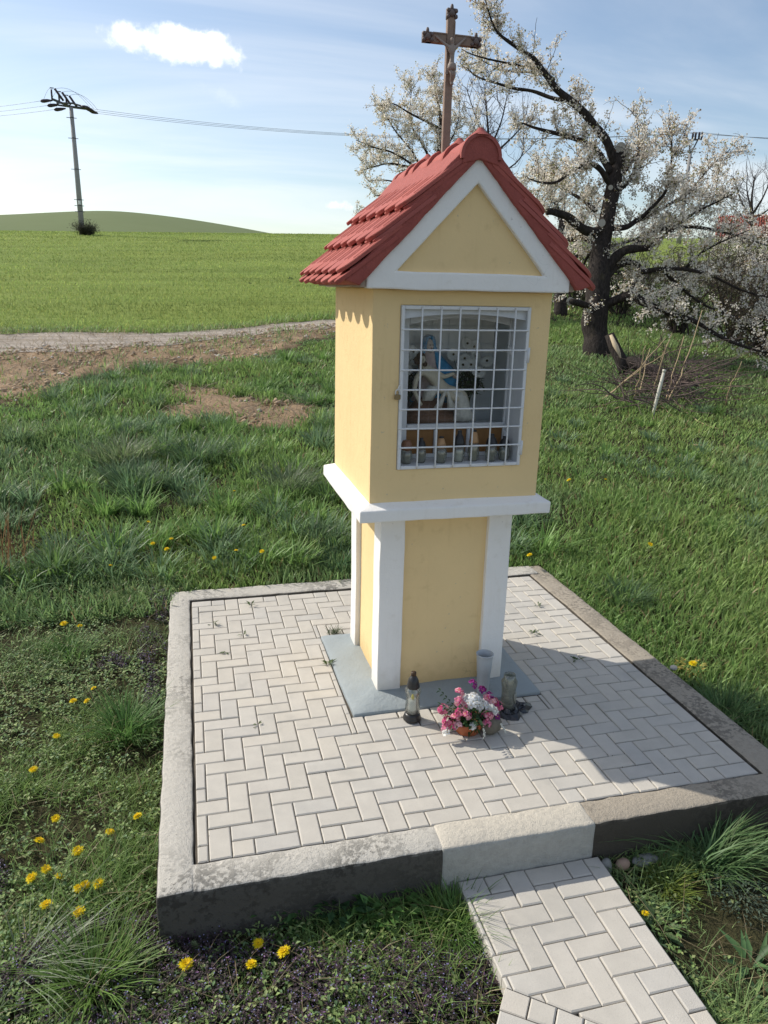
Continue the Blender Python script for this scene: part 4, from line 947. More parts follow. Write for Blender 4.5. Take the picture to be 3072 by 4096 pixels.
spots = [(pk[0], -.135, -.065, .075), (pk[1], -.095, -.075, .095), (pk[2], -.115, -.09, .055), (pk[0], -.065, -.085, .135), (pk[1], -.04, -.10, .12), (pk[2], -.055, -.06, .165), (pl[0], -.075, -.03, .185), (pk[1], -.055, .01, .215), (pl[1], -.055, -.015, .175),
         (pk[0], -.155, -.03, .14), (pl[0], -.15, -.075, .035), (pl[1], -.085, -.105, .06), (pk[2], .065, -.10, .085), (pk[1], .095, -.085, .095), (pl[0], .075, -.115, .055), (pk[0], .17, -.03, .115), (pk[2], .15, -.01, .135), (pl[1], .13, -.02, .145), (pu, .09, .03, .20), (pu, .04, .06, .235), (pu, .13, .01, .165), (pk[1], .115, .0, .16),
         (wh, .115, -.06, .125), (wh, .135, -.075, .11), (wh, -.01, -.125, .055), (wh, .0, -.05, .155), (wh, -.15, -.11, .02), (pu, .145, -.08, .07)]
for me, x, y, z_ in spots: put('flower', me, None, FP, loc=(x, y*.8+.012, z_*.93+.032), rot=(random.uniform(-.4, .4), random.uniform(-.4, .4), random.uniform(-.5, .5)))
put('flower', hyd, None, FP, loc=(.015, -.01, .185)); put('flower', floret_mesh('flower', 22, .038, [(.80, .80, .80)], 9, .017, 4), None, FP, loc=(.075, -.01, .150))
GC = [(.035, .085, .022), (.05, .11, .03), (.025, .06, .02)]
lv = merge(leaf_cloud(90, (0, -.06, .11), .07, .055, .02, GC, 21, (1.2, .7, .6)), leaf_cloud(120, (0, 0, .10), .12, .05, .018, GC, 22, (1, .8, .5)), leaf_cloud(60, (-.10, .0, .13), .05, .03, .008, [(.22, .17, .10), (.15, .13, .06)], 23))
put('leaves', tri_mesh('leaves', *lv), M_leaf, FP)
for (x0_, y0_, z0_, x1_, y1_, z1_, sd) in ((-.05, 0, .12, -.15, .06, .235, 1), (-.06, 0, .12, -.155, .03, .165, 2), (.02, -.05, .12, .0, -.16, .14, 3)):
    P_ = np.linspace(0, 1, 7)[:, None]*np.array([[x1_-x0_, y1_-y0_, z1_-z0_]])+np.array([[x0_, y0_, z0_]]); a0 = math.atan2(y1_-y0_, x1_-x0_)
    az2 = np.concatenate([np.full(7, a0+1.0), np.full(7, a0-1.0)]); PP = np.concatenate([P_, P_])
    g = leaves(PP, az2, np.full(14, .1), np.full(14, .034), np.full(14, .013), np.tile(np.array([.03, .065, .03]), (14, 1)))
    put('leaf_spray', tri_mesh('leaf_spray', *g), M_leaf, FP)
for (x, y, z_, dx) in ((.045, -.125, .085, .0), (.155, -.10, .085, .035)):
    mb = MB()
    for k in range(26):
        t_ = k/25; ball(mb, (x+dx*t_+random.uniform(-.005, .005), y-.012*math.sin(t_*3)+random.uniform(-.004, .004), z_-.065*t_), .0042*(1.1-.5*t_), n=5, col=(.72, .72, .66))
    obj('white_spike', mb, M_flow, FP)
def rock(name, r, sx, sy, sz, seed, mat, loc, label, rz=0.):
    bm = bmesh.new(); bmesh.ops.create_icosphere(bm, subdivisions=3, radius=r); me = bpy.data.meshes.new(name); bm.to_mesh(me); bm.free()
    a = np.empty(len(me.vertices)*3, np.float32); me.vertices.foreach_get('co', a); me.vertices.foreach_set('co', (a.reshape(-1, 3)*np.array([sx, sy, sz])).ravel().astype(np.float32)); roughen(me, r*.11, 1.2/r, seed)
    o = put(name, me, mat, None, True, loc, (0, 0, rz)); return tag(o, label, 'stone')
rock('stone', .06, 1.05, .95, .95, 3, M_stone, (1.608, .648, .052), 'round mossy brown stone leaning against the terracotta bowl')
M_st2 = simple('pinkish_stone', (.34, .23, .17), .85, .3, 25, .002); M_st3 = simple('grey_stone', (.20, .20, .19), .85, .3, 25, .002)
def gpt(u, v, z_): d = CF+CR*(u-1536)/FPX+CU*(2048-v)/FPX; return CAM+d*(z_-CAM[2])/d[2]
for (u, v, r, s_, m_, lab) in ((2394, 3436, .042, (.7, .7, 1.1), M_st3, 'upright grey stone at the right end of the pale step'), (2457, 3420, .036, (1, .8, .8), M_st2, 'small pinkish stone below the brown kerb beside the path'), (2545, 3405, .040, (1.9, .8, .55), M_st3, 'flat pale grey stone lying below the brown kerb')):
    p = gpt(u, v, -.225); rock('stone', r, *s_, int(u), m_, (p[0], min(p[1], -.215), p[2]+.015), lab)
rock('stone', .028, 1, .8, .6, 77, M_step, tuple(gpt(2678, 2672, -.0)+np.array([.03, 0, 0])), 'small white pebble beside the right kerb', .4)
# ================================================================== power line
def frame_at(P):                                # horizontal right / forward as seen from the road
    d = np.array(P)-CAM; d[2] = 0; d /= np.linalg.norm(d); return np.array([d[1], -d[0], 0]), d
PB = np.array([-6.98, 58.6, float(T(-6.98, 58.6))]); pr, pf = frame_at(PB)
P1 = empty('power_pole', tuple(PB), 0, 'grey concrete power pole with disconnector arm standing in the green field', 'power pole')
PH = 8.35
obj('shaft', MB().tube([(0, 0, -.4), (0, 0, 3), (0, 0, PH)], [.20, .178, .125], 14), M_conc, P1, sm=True)
for z_ in (1.55, 1.95, 2.35, 4.35, 6.35, 7.65):
    obj('band', MB().lathe([(.19-.008*z_, 0), (.205-.008*z_, .01), (.205-.008*z_, .06), (.19-.008*z_, .07)], 14, (0, 0, z_)).tube([tuple(pr*-.36+np.array([0, 0, z_+.03])), tuple(pr*.30+np.array([0, 0, z_+.03]))], .022, 6), M_steel, P1)
sg = obj('warning_sign', MB().tube([tuple(-pf*.175+np.array([0, 0, 2.05])), tuple(-pf*.178+np.array([0, 0, 2.30]))], .09, 4), M_whtm, P1)
def at(r, f_, z_): return tuple(pr*r+pf*f_+np.array([0, 0, z_]))
obj('cross_arm', MB().tube([at(-1.15, 0, PH+.38), at(0, 0, PH+.02), at(1.35, 0, PH-.02)], .085, 6).tube([at(-1.1, .5, PH+.15), at(1.2, .5, PH+.05)], .06, 6).tube([at(-.9, -.4, PH+.1), at(.1, 0, PH+.25), at(1.0, -.4, PH)], .06, 6), M_steel, P1)
w1 = []
for k, (r, z_) in enumerate(((-1.65, PH+.16), (-1.25, PH-.02), (-.85, PH-.18))):
    obj('strain_insulator', MB().tube([at(r-.28, -.3+.3*k, z_-.03), at(r-.2, -.3+.3*k, z_-.02), at(r-.05, -.3+.3*k, z_), at(r+.2, -.3+.3*k, z_+.05), at(r+.5, -.2+.2*k, z_+.1)], [.03, .10, .12, .10, .04], 8), M_ins, P1, sm=True)
    w1.append(np.array(at(r-.3, -.3+.3*k, z_-.03))+PB)
for k, (r, z_) in enumerate(((.95, PH+.02), (1.2, PH-.06), (1.45, PH-.13))):
    obj('strain_insulator', MB().tube([at(r-.3, -.3+.3*k, z_+.06), at(r-.1, -.3+.3*k, z_+.02), at(r+.1, -.3+.3*k, z_), at(r+.3, -.3+.3*k, z_-.05)], [.04, .11, .11, .04], 8), M_ins, P1, sm=True)
w2 = [np.array(at(r+.3, -.3+.3*k, z_-.05))+PB for k, (r, z_) in enumerate(((.95, PH+.02), (1.2, PH-.06), (1.45, PH-.13)))]
for k, r in enumerate((-.95, -.5, -.05)):
    obj('disconnector', MB().tube([at(r+.50, .1*k, PH+.35-.18*k), at(r, .1*k, PH+1.05-.16*k)], .075, 8).tube([at(r-.05, .1*k, PH+1.08-.16*k), at(r-.30, .1*k, PH+1.08-.16*k)], .03, 5), M_ins, P1, sm=True)
    obj('post_insulator', MB().tube([at(r-.22, .1*k, PH+.35-.15*k), at(r-.22, .1*k, PH+.98-.16*k)], .06, 8), M_ins, P1, sm=True)
    t_ = np.linspace(0, 1, 14)
    obj('jumper', MB().tube([at(-1.75+.4*k+(r+1.65-.4*k)*q, 0, PH+.2-.16*k+.85*math.sin(q*math.pi*.62)) for q in t_], .009, 4).tube([at(r+(1.25+.25*k-r)*q, .1, PH+1.05-.16*k+.25*math.sin(q*3.1)-(.95-.1*k)*q**2) for q in t_], .009, 4), M_steel, P1)
DP2 = 58.
q2 = unproj(2768, 560, DP2); TOP2 = q2[2]; PB2 = np.array([q2[0], q2[1], float(T(q2[0], q2[1]))]); pr2, pf2 = frame_at(PB2)
P2 = empty('power_pole', tuple(PB2), 0, 'power pole with Y-shaped steel head rising behind the blossom tree', 'power pole')
h2 = TOP2-PB2[2]
def a2(r, f_, z_): return tuple(pr2*r+pf2*f_+np.array([0, 0, z_]))
obj('shaft', MB().tube([(0, 0, -.3), (0, 0, h2-1.0)], [.20, .13], 12), M_conc, P2, sm=True)
obj('head_frame', MB().tube([a2(0, 0, h2-1.05), a2(-.22, 0, h2-.05)], .055, 6).tube([a2(0, 0, h2-1.05), a2(.42, 0, h2-.02)], .055, 6).tube([a2(-.66, 0, h2-.02), a2(.72, 0, h2+.02)], .065, 6), M_steel, P2)
for z_ in (h2-1.25, h2-1.65): obj('band', MB().tube([a2(-.22, 0, z_), a2(.22, 0, z_)], .06, 6), M_steel, P2)
w3 = []
for r in (-.6, -.42, .02, .22, .48, .68):
    obj('pin_insulator', MB().lathe([(.04, 0), (.085, .06), (.07, .12), (.09, .18), (.07, .24), (.09, .30), (.07, .36), (.085, .42), (.03, .50)], 10, a2(r, 0, h2+.05)), M_ins, P2, sm=True)
for r in (-.5, .12, .58): w3.append(np.array(a2(r, 0, h2+.52))+PB2)
def wire(a, b, sag, label):
    t_ = np.linspace(0, 1, 40)[:, None]; P = a*(1-t_)+b*t_; P[:, 2] -= (4*t_*(1-t_))[:, 0]*sag
    o = obj('power_line', MB().tube(P-a, .011, 4), M_wire, sm=True, loc=tuple(a)); tag(o, label, 'power line', 'wires of the power line')
for k, nm in enumerate(('upper', 'middle', 'lower')):
    wire(w1[k], unproj(-700, 452+14*k, 66), .4, nm+' wire running from the field pole out of the left edge')
    wire(w2[k], w3[k], 1.0, nm+' wire spanning from the field pole to the pole behind the trees')
    wire(w3[k], unproj(3700, 545+12*k, 60), .3, nm+' wire running from the Y-headed pole out of the right edge')
# ================================================================== woody plants
def wander(p, d, ln, n, wob, r, up=.0):
    d = np.array(d, float); d /= np.linalg.norm(d); P = [np.array(p, float)]; st = ln/(n-1)
    for _ in range(n-1):
        d = d+r.normal(size=3)*wob+np.array([0, 0, up]); d /= np.linalg.norm(d); P.append(P[-1]+d*st)
    return np.array(P)
def puffs(P, n_per, rad, size, r, cols, probs):
    n = len(P)*n_per; c = np.repeat(P, n_per, 0)+r.normal(size=(n, 3))*rad
    a = r.normal(size=(n, 3)); a /= np.linalg.norm(a, axis=1)[:, None]; b = np.cross(a, r.normal(size=(n, 3))); b /= np.linalg.norm(b, axis=1)[:, None]+1e-9
    s = (size*r.uniform(.6, 1.25, n))[:, None]; nn = np.cross(a, b)*s*.35
    V = np.stack([c+a*s, c+b*s+nn, c-a*s, c-b*s+nn], 1).reshape(-1, 3); i = (np.arange(n)*4)[:, None]
    F_ = np.concatenate([i+np.array([[0, 1, 2]]), i+np.array([[0, 2, 3]])], 0)
    C = np.array(cols)[r.choice(len(cols), n, p=probs)]*r.uniform(.82, 1.08, (n, 1)); return V, F_, np.repeat(C, 4, 0)
BLC = [(.93, .87, .78), (.85, .78, .68), (.34, .33, .14), (.36, .24, .14)]
def limb(pts, w, depth, ddep, r, scale, org):   # polyline in photograph pixels at a real depth, bent in and out
    n = len(pts); P = []
    for i, (u, v) in enumerate(pts):
        P.append(unproj(u, v, depth+ddep*(i/(max(1, n-1)))**.8))
    P = np.array(P); rad = np.array(w)*scale/2
    # resample smoothly
    t = np.linspace(0, n-1, max(3, 4*(n-1)+1)); Q = np.stack([np.interp(t, range(n), P[:, k]) for k in range(3)], -1); rr = np.interp(t, range(n), rad)
    Q[1:-1] += r.normal(size=Q[1:-1].shape)*rr[1:-1, None]*.22
    for _ in range(3): Q[1:-1] = (Q[:-2]+2*Q[1:-1]+Q[2:])/4
    return Q-org, rr*(1+.05*np.sin(np.arange(len(rr))*1.3))
def tree(name, label, org, limbs, dens1, len1, len2, bl, seed, stubs=(), twigmat=None, upb=.06, nper=8, psz=.0235, prad=.040, bare_=False, group=None):
    r = np.random.default_rng(seed); root = empty(name, tuple(org), 0, label, 'tree', group)
    tr = MB(); tw = MB(); BP = []
    for li, (Q, rr, leafy) in enumerate(limbs):
        tr.tube(Q, rr, 12 if rr.max() > .1 else (8 if rr.max() > .04 else 6))
        if not leafy: continue
        L_ = np.linalg.norm(np.diff(Q, axis=0), axis=1).sum(); nb = int(L_*dens1*leafy)
        for _ in range(nb):
            t = r.uniform(.12 if li else .35, 1)*(len(Q)-1); i = min(int(t), len(Q)-2); p = Q[i]+(Q[i+1]-Q[i])*(t-i); tan = Q[i+1]-Q[i]; tan /= np.linalg.norm(tan)+1e-9
            d = r.normal(size=3); d -= tan*(d@tan); d /= np.linalg.norm(d); d = d+tan*r.uniform(.1, .9)+np.array([0, 0, .35])
            ln = len1*r.uniform(.35, 1.15); B = wander(p, d, ln, 7, .20, r, upb); r0 = min(.022, max(.007, ln*.012)); tw.tube(B, np.linspace(r0, .004, 7), 5, cap=False)
            if not bare_: BP.append(B[2:]+r.normal(size=B[2:].shape)*.02)
            for _ in range(r.integers(3, 7)):
                j = r.integers(1, 6); d2 = r.normal(size=3)+.5*(B[j+1]-B[j])/(np.linalg.norm(B[j+1]-B[j])+1e-9)+np.array([0, 0, .4])
                l2 = len2*r.uniform(.3, 1.2); B2 = wander(B[j], d2, l2, 5, .22, r, upb); tw.tube(B2, np.linspace(.006, .0025, 5), 4, cap=False)
                m = max(2, int(l2/.06)); tt = np.linspace(.25, 1, m)*4; ii = np.minimum(tt.astype(int), 3); BP.append(B2[ii]+(B2[ii+1]-B2[ii])*(tt-ii)[:, None])
    obj('trunk', tr, M_bark, root, sm=True, fixn=False)
    tag(obj('twigs', tw, twigmat or M_twig, root, sm=True, fixn=False), kind='stuff')
    for (c, nrm, rad) in stubs:
        nrm = np.array(nrm, float); nrm /= np.linalg.norm(nrm); obj('sawn_end', MB().tube([np.array(c)-org, np.array(c)-org+nrm*.015], rad, 14), M_cutg, root)
    if BP and bl:
        BP = np.concatenate(BP); keep = r.random(len(BP)) < bl; BP = BP[keep]
        cr = tag(put('crown', tri_mesh('crown', *puffs(BP, nper, prad, psz, r, BLC, [.62, .20, .12, .06])), M_blos, root), kind='stuff')
    return root
C3 = lambda p: (1800+p[0]/1.3043, p[1]/1.3043)
r0 = np.random.default_rng(5)
TD = 17.8; torg = ground_hit(2382, 1428); sc1 = TD/FPX/1.3043
main_l = [
 ([(765, 1880), (762, 1740), (765, 1600), (780, 1400), (812, 1200), (850, 1000), (880, 850), (888, 765)], [146, 128, 130, 112, 84, 76, 66, 52], 0, .25),
 ([(868, 860), (830, 740), (760, 660), (700, 590), (610, 510), (540, 460), (490, 380), (440, 300), (380, 270), (290, 210), (230, 150), (200, 60), (180, -20)], [50, 45, 40, 40, 38, 34, 30, 24, 20, 16, 12, 8, 5], -1.2, .9),
 ([(600, 525), (520, 510), (430, 470), (330, 465), (230, 430), (130, 400), (90, 350), (40, 345)], [22, 20, 17, 15, 12, 9, 7, 4], .9, .45),
 ([(545, 420), (470, 365), (400, 350), (330, 335), (200, 310), (100, 280), (60, 255)], [20, 18, 14, 12, 9, 6, 4], -.6, .5),
 ([(490, 385), (420, 375), (310, 375), (230, 345), (150, 310)], [16, 13, 10, 7, 4], .8, .5),
 ([(845, 905), (800, 830), (740, 760), (650, 720), (520, 690), (430, 665), (380, 640), (330, 655)], [40, 34, 30, 26, 20, 14, 10, 6], .8, 1.),
 ([(835, 960), (790, 880), (740, 850), (690, 860), (620, 900), (560, 960), (450, 950), (390, 920)], [34, 30, 26, 22, 18, 14, 9, 5], -.9, 1.2),
 ([(815, 1215), (740, 1210), (690, 1195), (620, 1130), (560, 1115), (505, 1105)], [60, 50, 46, 42, 36, 32], -.6, .9),
 ([(785, 1300), (740, 1250), (680, 1240), (610, 1245)], [50, 44, 36, 30], .5, .9),
 ([(890, 905), (950, 830), (1022, 785)], [38, 30, 24], .5, .8),
 ([(800, 1420), (850, 1350), (900, 1310), (960, 1300), (1042, 1292)], [62, 54, 46, 38, 30], -.4, .8),
 ([(810, 1440), (870, 1385), (930, 1360), (985, 1385), (1003, 1430), (960, 1480), (930, 1530)], [50, 42, 34, 30, 26, 22, 16], .8, 1.),
 ([(800, 1600), (880, 1560), (950, 1535), (1010, 1580), (1080, 1610), (1150, 1632), (1250, 1660), (1330, 1705), (1450, 1780), (1600, 1830), (1720, 1850)], [44, 46, 42, 40, 36, 30, 24, 20, 16, 12, 7], -1.6, .9),
 ([(770, 1610), (700, 1592), (632, 1572)], [36, 36, 30], -.7, .35),
 ([(850, 1190), (930, 1190), (985, 1140), (1060, 1120), (1150, 1060), (1250, 1010), (1330, 900), (1400, 830), (1462, 780)], [34, 30, 24, 20, 17, 14, 10, 7, 4], .8, 1.3),
 ([(1000, 1135), (1080, 1060), (1130, 1000), (1150, 900), (1160, 780), (1150, 650)], [22, 18, 16, 12, 8, 4], -.8, 1.3),
 ([(870, 1000), (930, 950), (980, 860), (990, 740), (970, 600)], [26, 20, 15, 10, 5], .6, 1.3),
 ([(960, 1290), (1060, 1200), (1200, 1180), (1350, 1190), (1500, 1230), (1680, 1290)], [32, 26, 20, 15, 10, 5], 1.2, .6),
 ([(1000, 1420), (1100, 1400), (1230, 1400), (1380, 1440), (1520, 1520), (1700, 1560)], [28, 22, 18, 14, 10, 5], -1.0, .6),
 ([(1020, 1300), (1100, 1250), (1250, 1120), (1380, 1060), (1480, 1010)], [26, 20, 14, 9, 4], -1.4, 1.4),
 ([(1100, 1400), (1200, 1500), (1330, 1600), (1500, 1660), (1660, 1700)], [20, 16, 12, 9, 5], .6, .6),
 ([(1230, 1400), (1300, 1320), (1420, 1260), (1560, 1200)], [16, 12, 8, 4], -.8, .6),
 ([(760, 1100), (690, 1040), (620, 1000), (540, 960), (470, 900)], [26, 20, 14, 9, 5], 1.0, 1.4),
 ([(790, 1290), (720, 1330), (690, 1400), (640, 1420)], [22, 16, 10, 5], .9, .8),
]
limbs = []
for pts, w, dep, leafy in main_l:
    Q, rr = limb([C3(p) for p in pts], w, TD, dep, r0, sc1, torg); limbs.append((Q, rr, leafy))
limbs[0][0][:2, 2] -= np.array([.30, .12])
stubs = []
for (u, v, rad, off) in ((890, 768, .115, .22), (792, 1163, .085, .40), (770, 705, .055, .24), (838, 978, .055, .36), (628, 1572, .09, .85), (1042, 1292, .075, .5)):
    p = unproj(*C3((u, v)), TD-off*.75); n_ = CAM-p; n_[2] = abs(n_[2])*.3; stubs.append((p, n_+r0.normal(size=3)*2, rad))
tree('cherry_tree', 'old gnarled white-blossoming cherry tree with sawn limbs right of the shrine', torg, limbs, 8.8, .72, .36, .62, 21, stubs)
# ---- second blossoming tree, behind the roof
C4 = lambda p: (1400+p[0]/1.659, p[1]/1.659)
TD2 = 24.; t2 = unproj(1800, 1180, TD2); t2 = np.array([t2[0], t2[1], float(T(t2[0], t2[1]))]); sc2 = TD2/FPX/1.659
u0, v0 = project(t2); b4 = ((float(u0)-1400)*1.659, float(v0)*1.659)
l2 = [([b4, (640, 1750), (600, 1450), (570, 1250), (590, 1050), (612, 830), (575, 640), (545, 440)], [70, 60, 52, 44, 34, 24, 14, 5], 0, .9),
 ([(605, 860), (500, 800), (380, 745), (290, 680), (205, 700)], [20, 16, 12, 8, 4], -.8, 1.2),
 ([(575, 1240), (470, 1130), (350, 1100), (250, 1080), (150, 1110), (80, 1130)], [26, 20, 15, 11, 8, 4], .8, 1.2),
 ([(480, 1140), (300, 1010), (170, 985), (40, 930)], [18, 12, 8, 4], -.9, 1.2),
 ([(560, 1130), (480, 950), (400, 840), (400, 700), (410, 560)], [20, 15, 11, 8, 4], .9, 1.2),
 ([(590, 1300), (400, 1240), (240, 1190), (130, 1200)], [22, 14, 9, 5], .5, .35),
 ([(600, 1050), (690, 900), (730, 760), (720, 660)], [16, 11, 7, 4], -.5, 1.2),
 ([(580, 1200), (700, 1050), (790, 930), (830, 840)], [18, 12, 8, 4], .6, 1.1),
 ([(590, 1380), (420, 1330), (250, 1290), (160, 1300)], [20, 14, 9, 5], -.6, .9),
 ([(600, 1500), (400, 1450), (230, 1400), (130, 1420), (60, 1440)], [24, 18, 12, 8, 4], .4, .7),
 ([(470, 1130), (420, 1000), (300, 880), (240, 760), (200, 740)], [16, 12, 9, 6, 3], .4, 1.2)]
limbs = []
for pts, w, dep, leafy in l2: Q, rr = limb([C4(p) for p in pts], w, TD2, dep, r0, sc2, t2); limbs.append((Q, rr, leafy))
limbs[0][0][0] = (0, 0, -.3)
tree('blossom_tree', 'white-blossoming fruit tree whose crown shows left of the crucifix behind the roof', t2, limbs, 6.5, .72, .36, .62, 22)
# ---- bare young tree between the two
t3 = unproj(1960, 1150, 27.); t3 = np.array([t3[0], t3[1], float(T(t3[0], t3[1]))]); u0, v0 = project(t3); b4 = ((float(u0)-1400)*1.659, float(v0)*1.659); sc3 = 27./FPX/1.659
limbs = []
for pts, w, dep in (([b4, (930, 1300), (925, 1000), (910, 800), (890, 560)], [40, 30, 20, 12, 4], 0), ([(925, 1020), (840, 800), (770, 580)], [16, 9, 4], .6), ([(925, 1000), (1010, 800), (1040, 640), (1080, 560)], [16, 10, 6, 3], -.6), ([(925, 1050), (1150, 850), (1180, 700)], [16, 9, 4], .5), ([(925, 1100), (860, 1000), (800, 760)], [12, 8, 4], -.5), ([(930, 1200), (1160, 1050), (1150, 880)], [14, 9, 4], .3)):
    Q, rr = limb([C4(p) for p in pts], w, 27., dep, r0, sc3, t3); limbs.append((Q, rr, .9))
limbs[0][0][0] = (0, 0, -.3)
tree('bare_tree', 'leafless thin-twigged young tree between the crucifix and the cherry tree', t3, limbs, 5.5, 1.1, .55, 0, 23, (), M_twigg, .16, bare_=True)
# ---- third tree: grey trunk seen just right of the shrine wall
t4 = ground_hit(2243, 1262); sc4 = 25./FPX
limbs = []; dp4 = float((t4-CAM)@CF)
for pts, w, dep, lf in (([(2243, 1275), (2240, 1150), (2228, 1020), (2250, 880)], [52, 44, 36, 24], 0, .5), ([(2235, 1060), (2150, 930), (2080, 820), (2040, 720)], [26, 18, 12, 6], .6, 1.2), ([(2235, 1000), (2330, 880), (2420, 780)], [24, 15, 6], 1.2, 1.2), ([(2232, 1050), (2380, 1000), (2540, 960), (2660, 900)], [24, 17, 11, 5], 1.4, 1.3), ([(2250, 900), (2210, 760), (2140, 640)], [20, 12, 5], 1., 1.2), ([(2240, 1100), (2420, 1080), (2600, 1100), (2760, 1060)], [22, 16, 10, 5], 1.8, 1.3)):
    Q, rr = limb(pts, w, dp4, dep, r0, dp4/FPX, t4); limbs.append((Q, rr, lf))
limbs[0][0][0] = (0, 0, -.3)
tree('blossom_tree', 'pale grey trunked blossom tree standing behind the cherry tree close to the shrine wall', t4, limbs, 6., .8, .4, .6, 24)
# ---- bare tree far right
dp5 = 45.; t5 = unproj(3010, 900, dp5); t5 = np.array([t5[0], t5[1], float(T(t5[0], t5[1]))]); u0, v0 = project(t5); limbs = []
for pts, w, dep in (([(float(u0), float(v0)), (3010, 900), (3005, 800), (3020, 700)], [22, 15, 9, 3], 0), ([(3008, 880), (2960, 800), (2940, 720), (2925, 700)], [10, 7, 4, 2], .8), ([(3008, 860), (3060, 780), (3090, 690)], [10, 6, 2], -.8), ([(3006, 840), (2985, 760), (2990, 690)], [8, 5, 2], .5), ([(3010, 880), (3090, 830), (3140, 760)], [9, 5, 2], .5), ([(3008, 900), (2950, 850), (2900, 800)], [9, 5, 2], -.5)):
    Q, rr = limb(pts, w, dp5, dep, r0, dp5/FPX, t5); limbs.append((Q, rr, 1.))
limbs[0][0][0] = (0, 0, -.3)
tree('bare_tree', 'leafless tree above the red roof at the right edge', t5, limbs, 5., 1.6, .8, 0, 25, (), M_twigg, .12, bare_=True)
# ---- shrubs
def shrub(label, base, rx, ry, rz_, n, cols, probs, seed, size=.045, blossom=0, group='hedge shrubs behind the cherry tree'):
    r = np.random.default_rng(seed); root = empty('shrub', tuple(base), 0, label, 'shrub', group); st = MB(); tips = []
    for k in range(26):
        a = r.uniform(0, 6.3); e = np.array([math.cos(a)*rx*r.uniform(.3, 1), math.sin(a)*ry*r.uniform(.3, 1), rz_*r.uniform(.6, 1.05)]); B = wander((r.normal()*.12, r.normal()*.12, -.1), e, np.linalg.norm(e), 7, .10, r, .03)
        st.tube(B, np.linspace(.025, .006, 7), 5, cap=False)
        for j in range(2, 7):
            for _ in range(3):
                B2 = wander(B[j], r.normal(size=3)+np.array([0, 0, .4]), r.uniform(.3, .8)*min(rx, rz_)*.6, 5, .2, r, .03); st.tube(B2, np.linspace(.009, .003, 5), 4, cap=False); tips.append(B2[1:])
    obj('stems', st, M_twig, root, sm=True, fixn=False)
    tips = np.concatenate(tips); c = tips[r.integers(0, len(tips), n)]+r.normal(size=(n, 3))*.13; c[:, 2] = np.maximum(c[:, 2], .03)
    lvs = leaves(c, r.uniform(0, 6.3, n), r.uniform(-.8, .8, n), size*r.uniform(.7, 1.5, n), size*.6*r.uniform(.7, 1.4, n), np.array(cols)[r.choice(len(cols), n, p=probs)]*r.uniform(.6, 1.4, (n, 1)))
    if blossom:
        q = tips[r.integers(0, len(tips), blossom)]+r.normal(size=(blossom, 3))*.08; q[:, 2] = np.maximum(q[:, 2], .1); lvs = merge(lvs, puffs(q, 4, .04, .022, r, BLC, [.5, .3, .15, .05]))
    tag(put('foliage', tri_mesh('foliage', *lvs), M_leaf, root), kind='stuff'); return root
OL = [(.075, .085, .025), (.095, .11, .03), (.06, .055, .025), (.11, .10, .045)]; PO = [.35, .3, .2, .15]
OB = [(.085, .065, .035), (.07, .075, .025), (.11, .08, .045)]; POB = [.4, .35, .25]
def gz(x, y): return np.array([x, y, float(T(x, y))])
def spot_(u, v_, dep): p = unproj(u, v_, dep); return gz(p[0], p[1])
shrub('olive green shrub behind the low right limbs of the cherry tree', spot_(2720, 1250, 21.5), 1.6, 1.2, 2.4, 7000, OL, PO, 31)
shrub('brownish half-leafed shrub at the right edge behind the blossoms', spot_(2960, 1280, 20.), 1.5, 1.1, 2.3, 5500, OB, POB, 32)
shrub('tall light green flowering shrub below the red roof', spot_(2930, 1050, 26.), 2.1, 1.5, 3.1, 8000, OL, PO, 33, blossom=2200)
shrub('white flowering shrub cut by the right edge', spot_(3120, 1050, 24.), 1.7, 1.3, 3.0, 6500, OL, PO, 34, blossom=3000)
shrub('green shrub directly behind the cherry trunk', spot_(2480, 1230, 25.), 1.8, 1.2, 2.0, 7000, [(.06, .10, .025), (.08, .12, .03), (.05, .07, .02), (.10, .11, .04)], PO, 35)
shrub('low green shrub between the shrine wall and the cherry trunk', spot_(2300, 1225, 27.), 1.4, 1., 1.6, 5000, [(.06, .10, .025), (.08, .12, .03), (.05, .07, .02), (.10, .11, .04)], PO, 36)
shrub('dark shrub at the far right under the white flowering one', spot_(3090, 1250, 18.5), 1.2, .9, 1.5, 4500, OB, POB, 37)
bz = gz(-6.6, 58.0); shrub('dark tangled bush around the foot of the power pole', bz, 1.0, .8, .8, 3000, [(.035, .045, .022), (.06, .065, .03), (.05, .04, .03)], [.5, .3, .2], 38, .08, group='bush at the pole')
# far house
dh = 62.; hp = unproj(2985, 900, dh); hb = gz(hp[0], hp[1]); hr, hf = frame_at(hb); ridge = hp[2]-hb[2]+1.25*0+.95
H = empty('house', tuple(hb), math.atan2(hr[1], hr[0]), 'distant house with a red tiled roof at the right edge', 'house')
er = ridge-1.7
obj('wall', MB().prism([(-2.0, -.3), (2.0, -.3), (2.0, er), (-2.0, er)], 0, 5.), plaster('cream_render', (.55, .48, .38)), H)
v = []; f = []; nrb = 24
rf = MB().add([(-2.3, -.5, er-.25), (2.3, -.5, er-.25), (2.3, 2.5, ridge), (-2.3, 2.5, ridge), (-2.3, 5.5, er-.25), (2.3, 5.5, er-.25)], [(0, 1, 2, 3), (3, 2, 5, 4)])
ro = obj('roof', rf, simple('distant_red_tiles', (.30, .075, .05), .75, .3, 3, 0), H, fixn=False)
for k in range(nrb):
    x = -2.2+4.4*k/(nrb-1); obj('tile_row', MB().tube([(x, -.52, er-.22), (x, 2.48, ridge+.03)], .06, 5), ro.data.materials[0], ro)
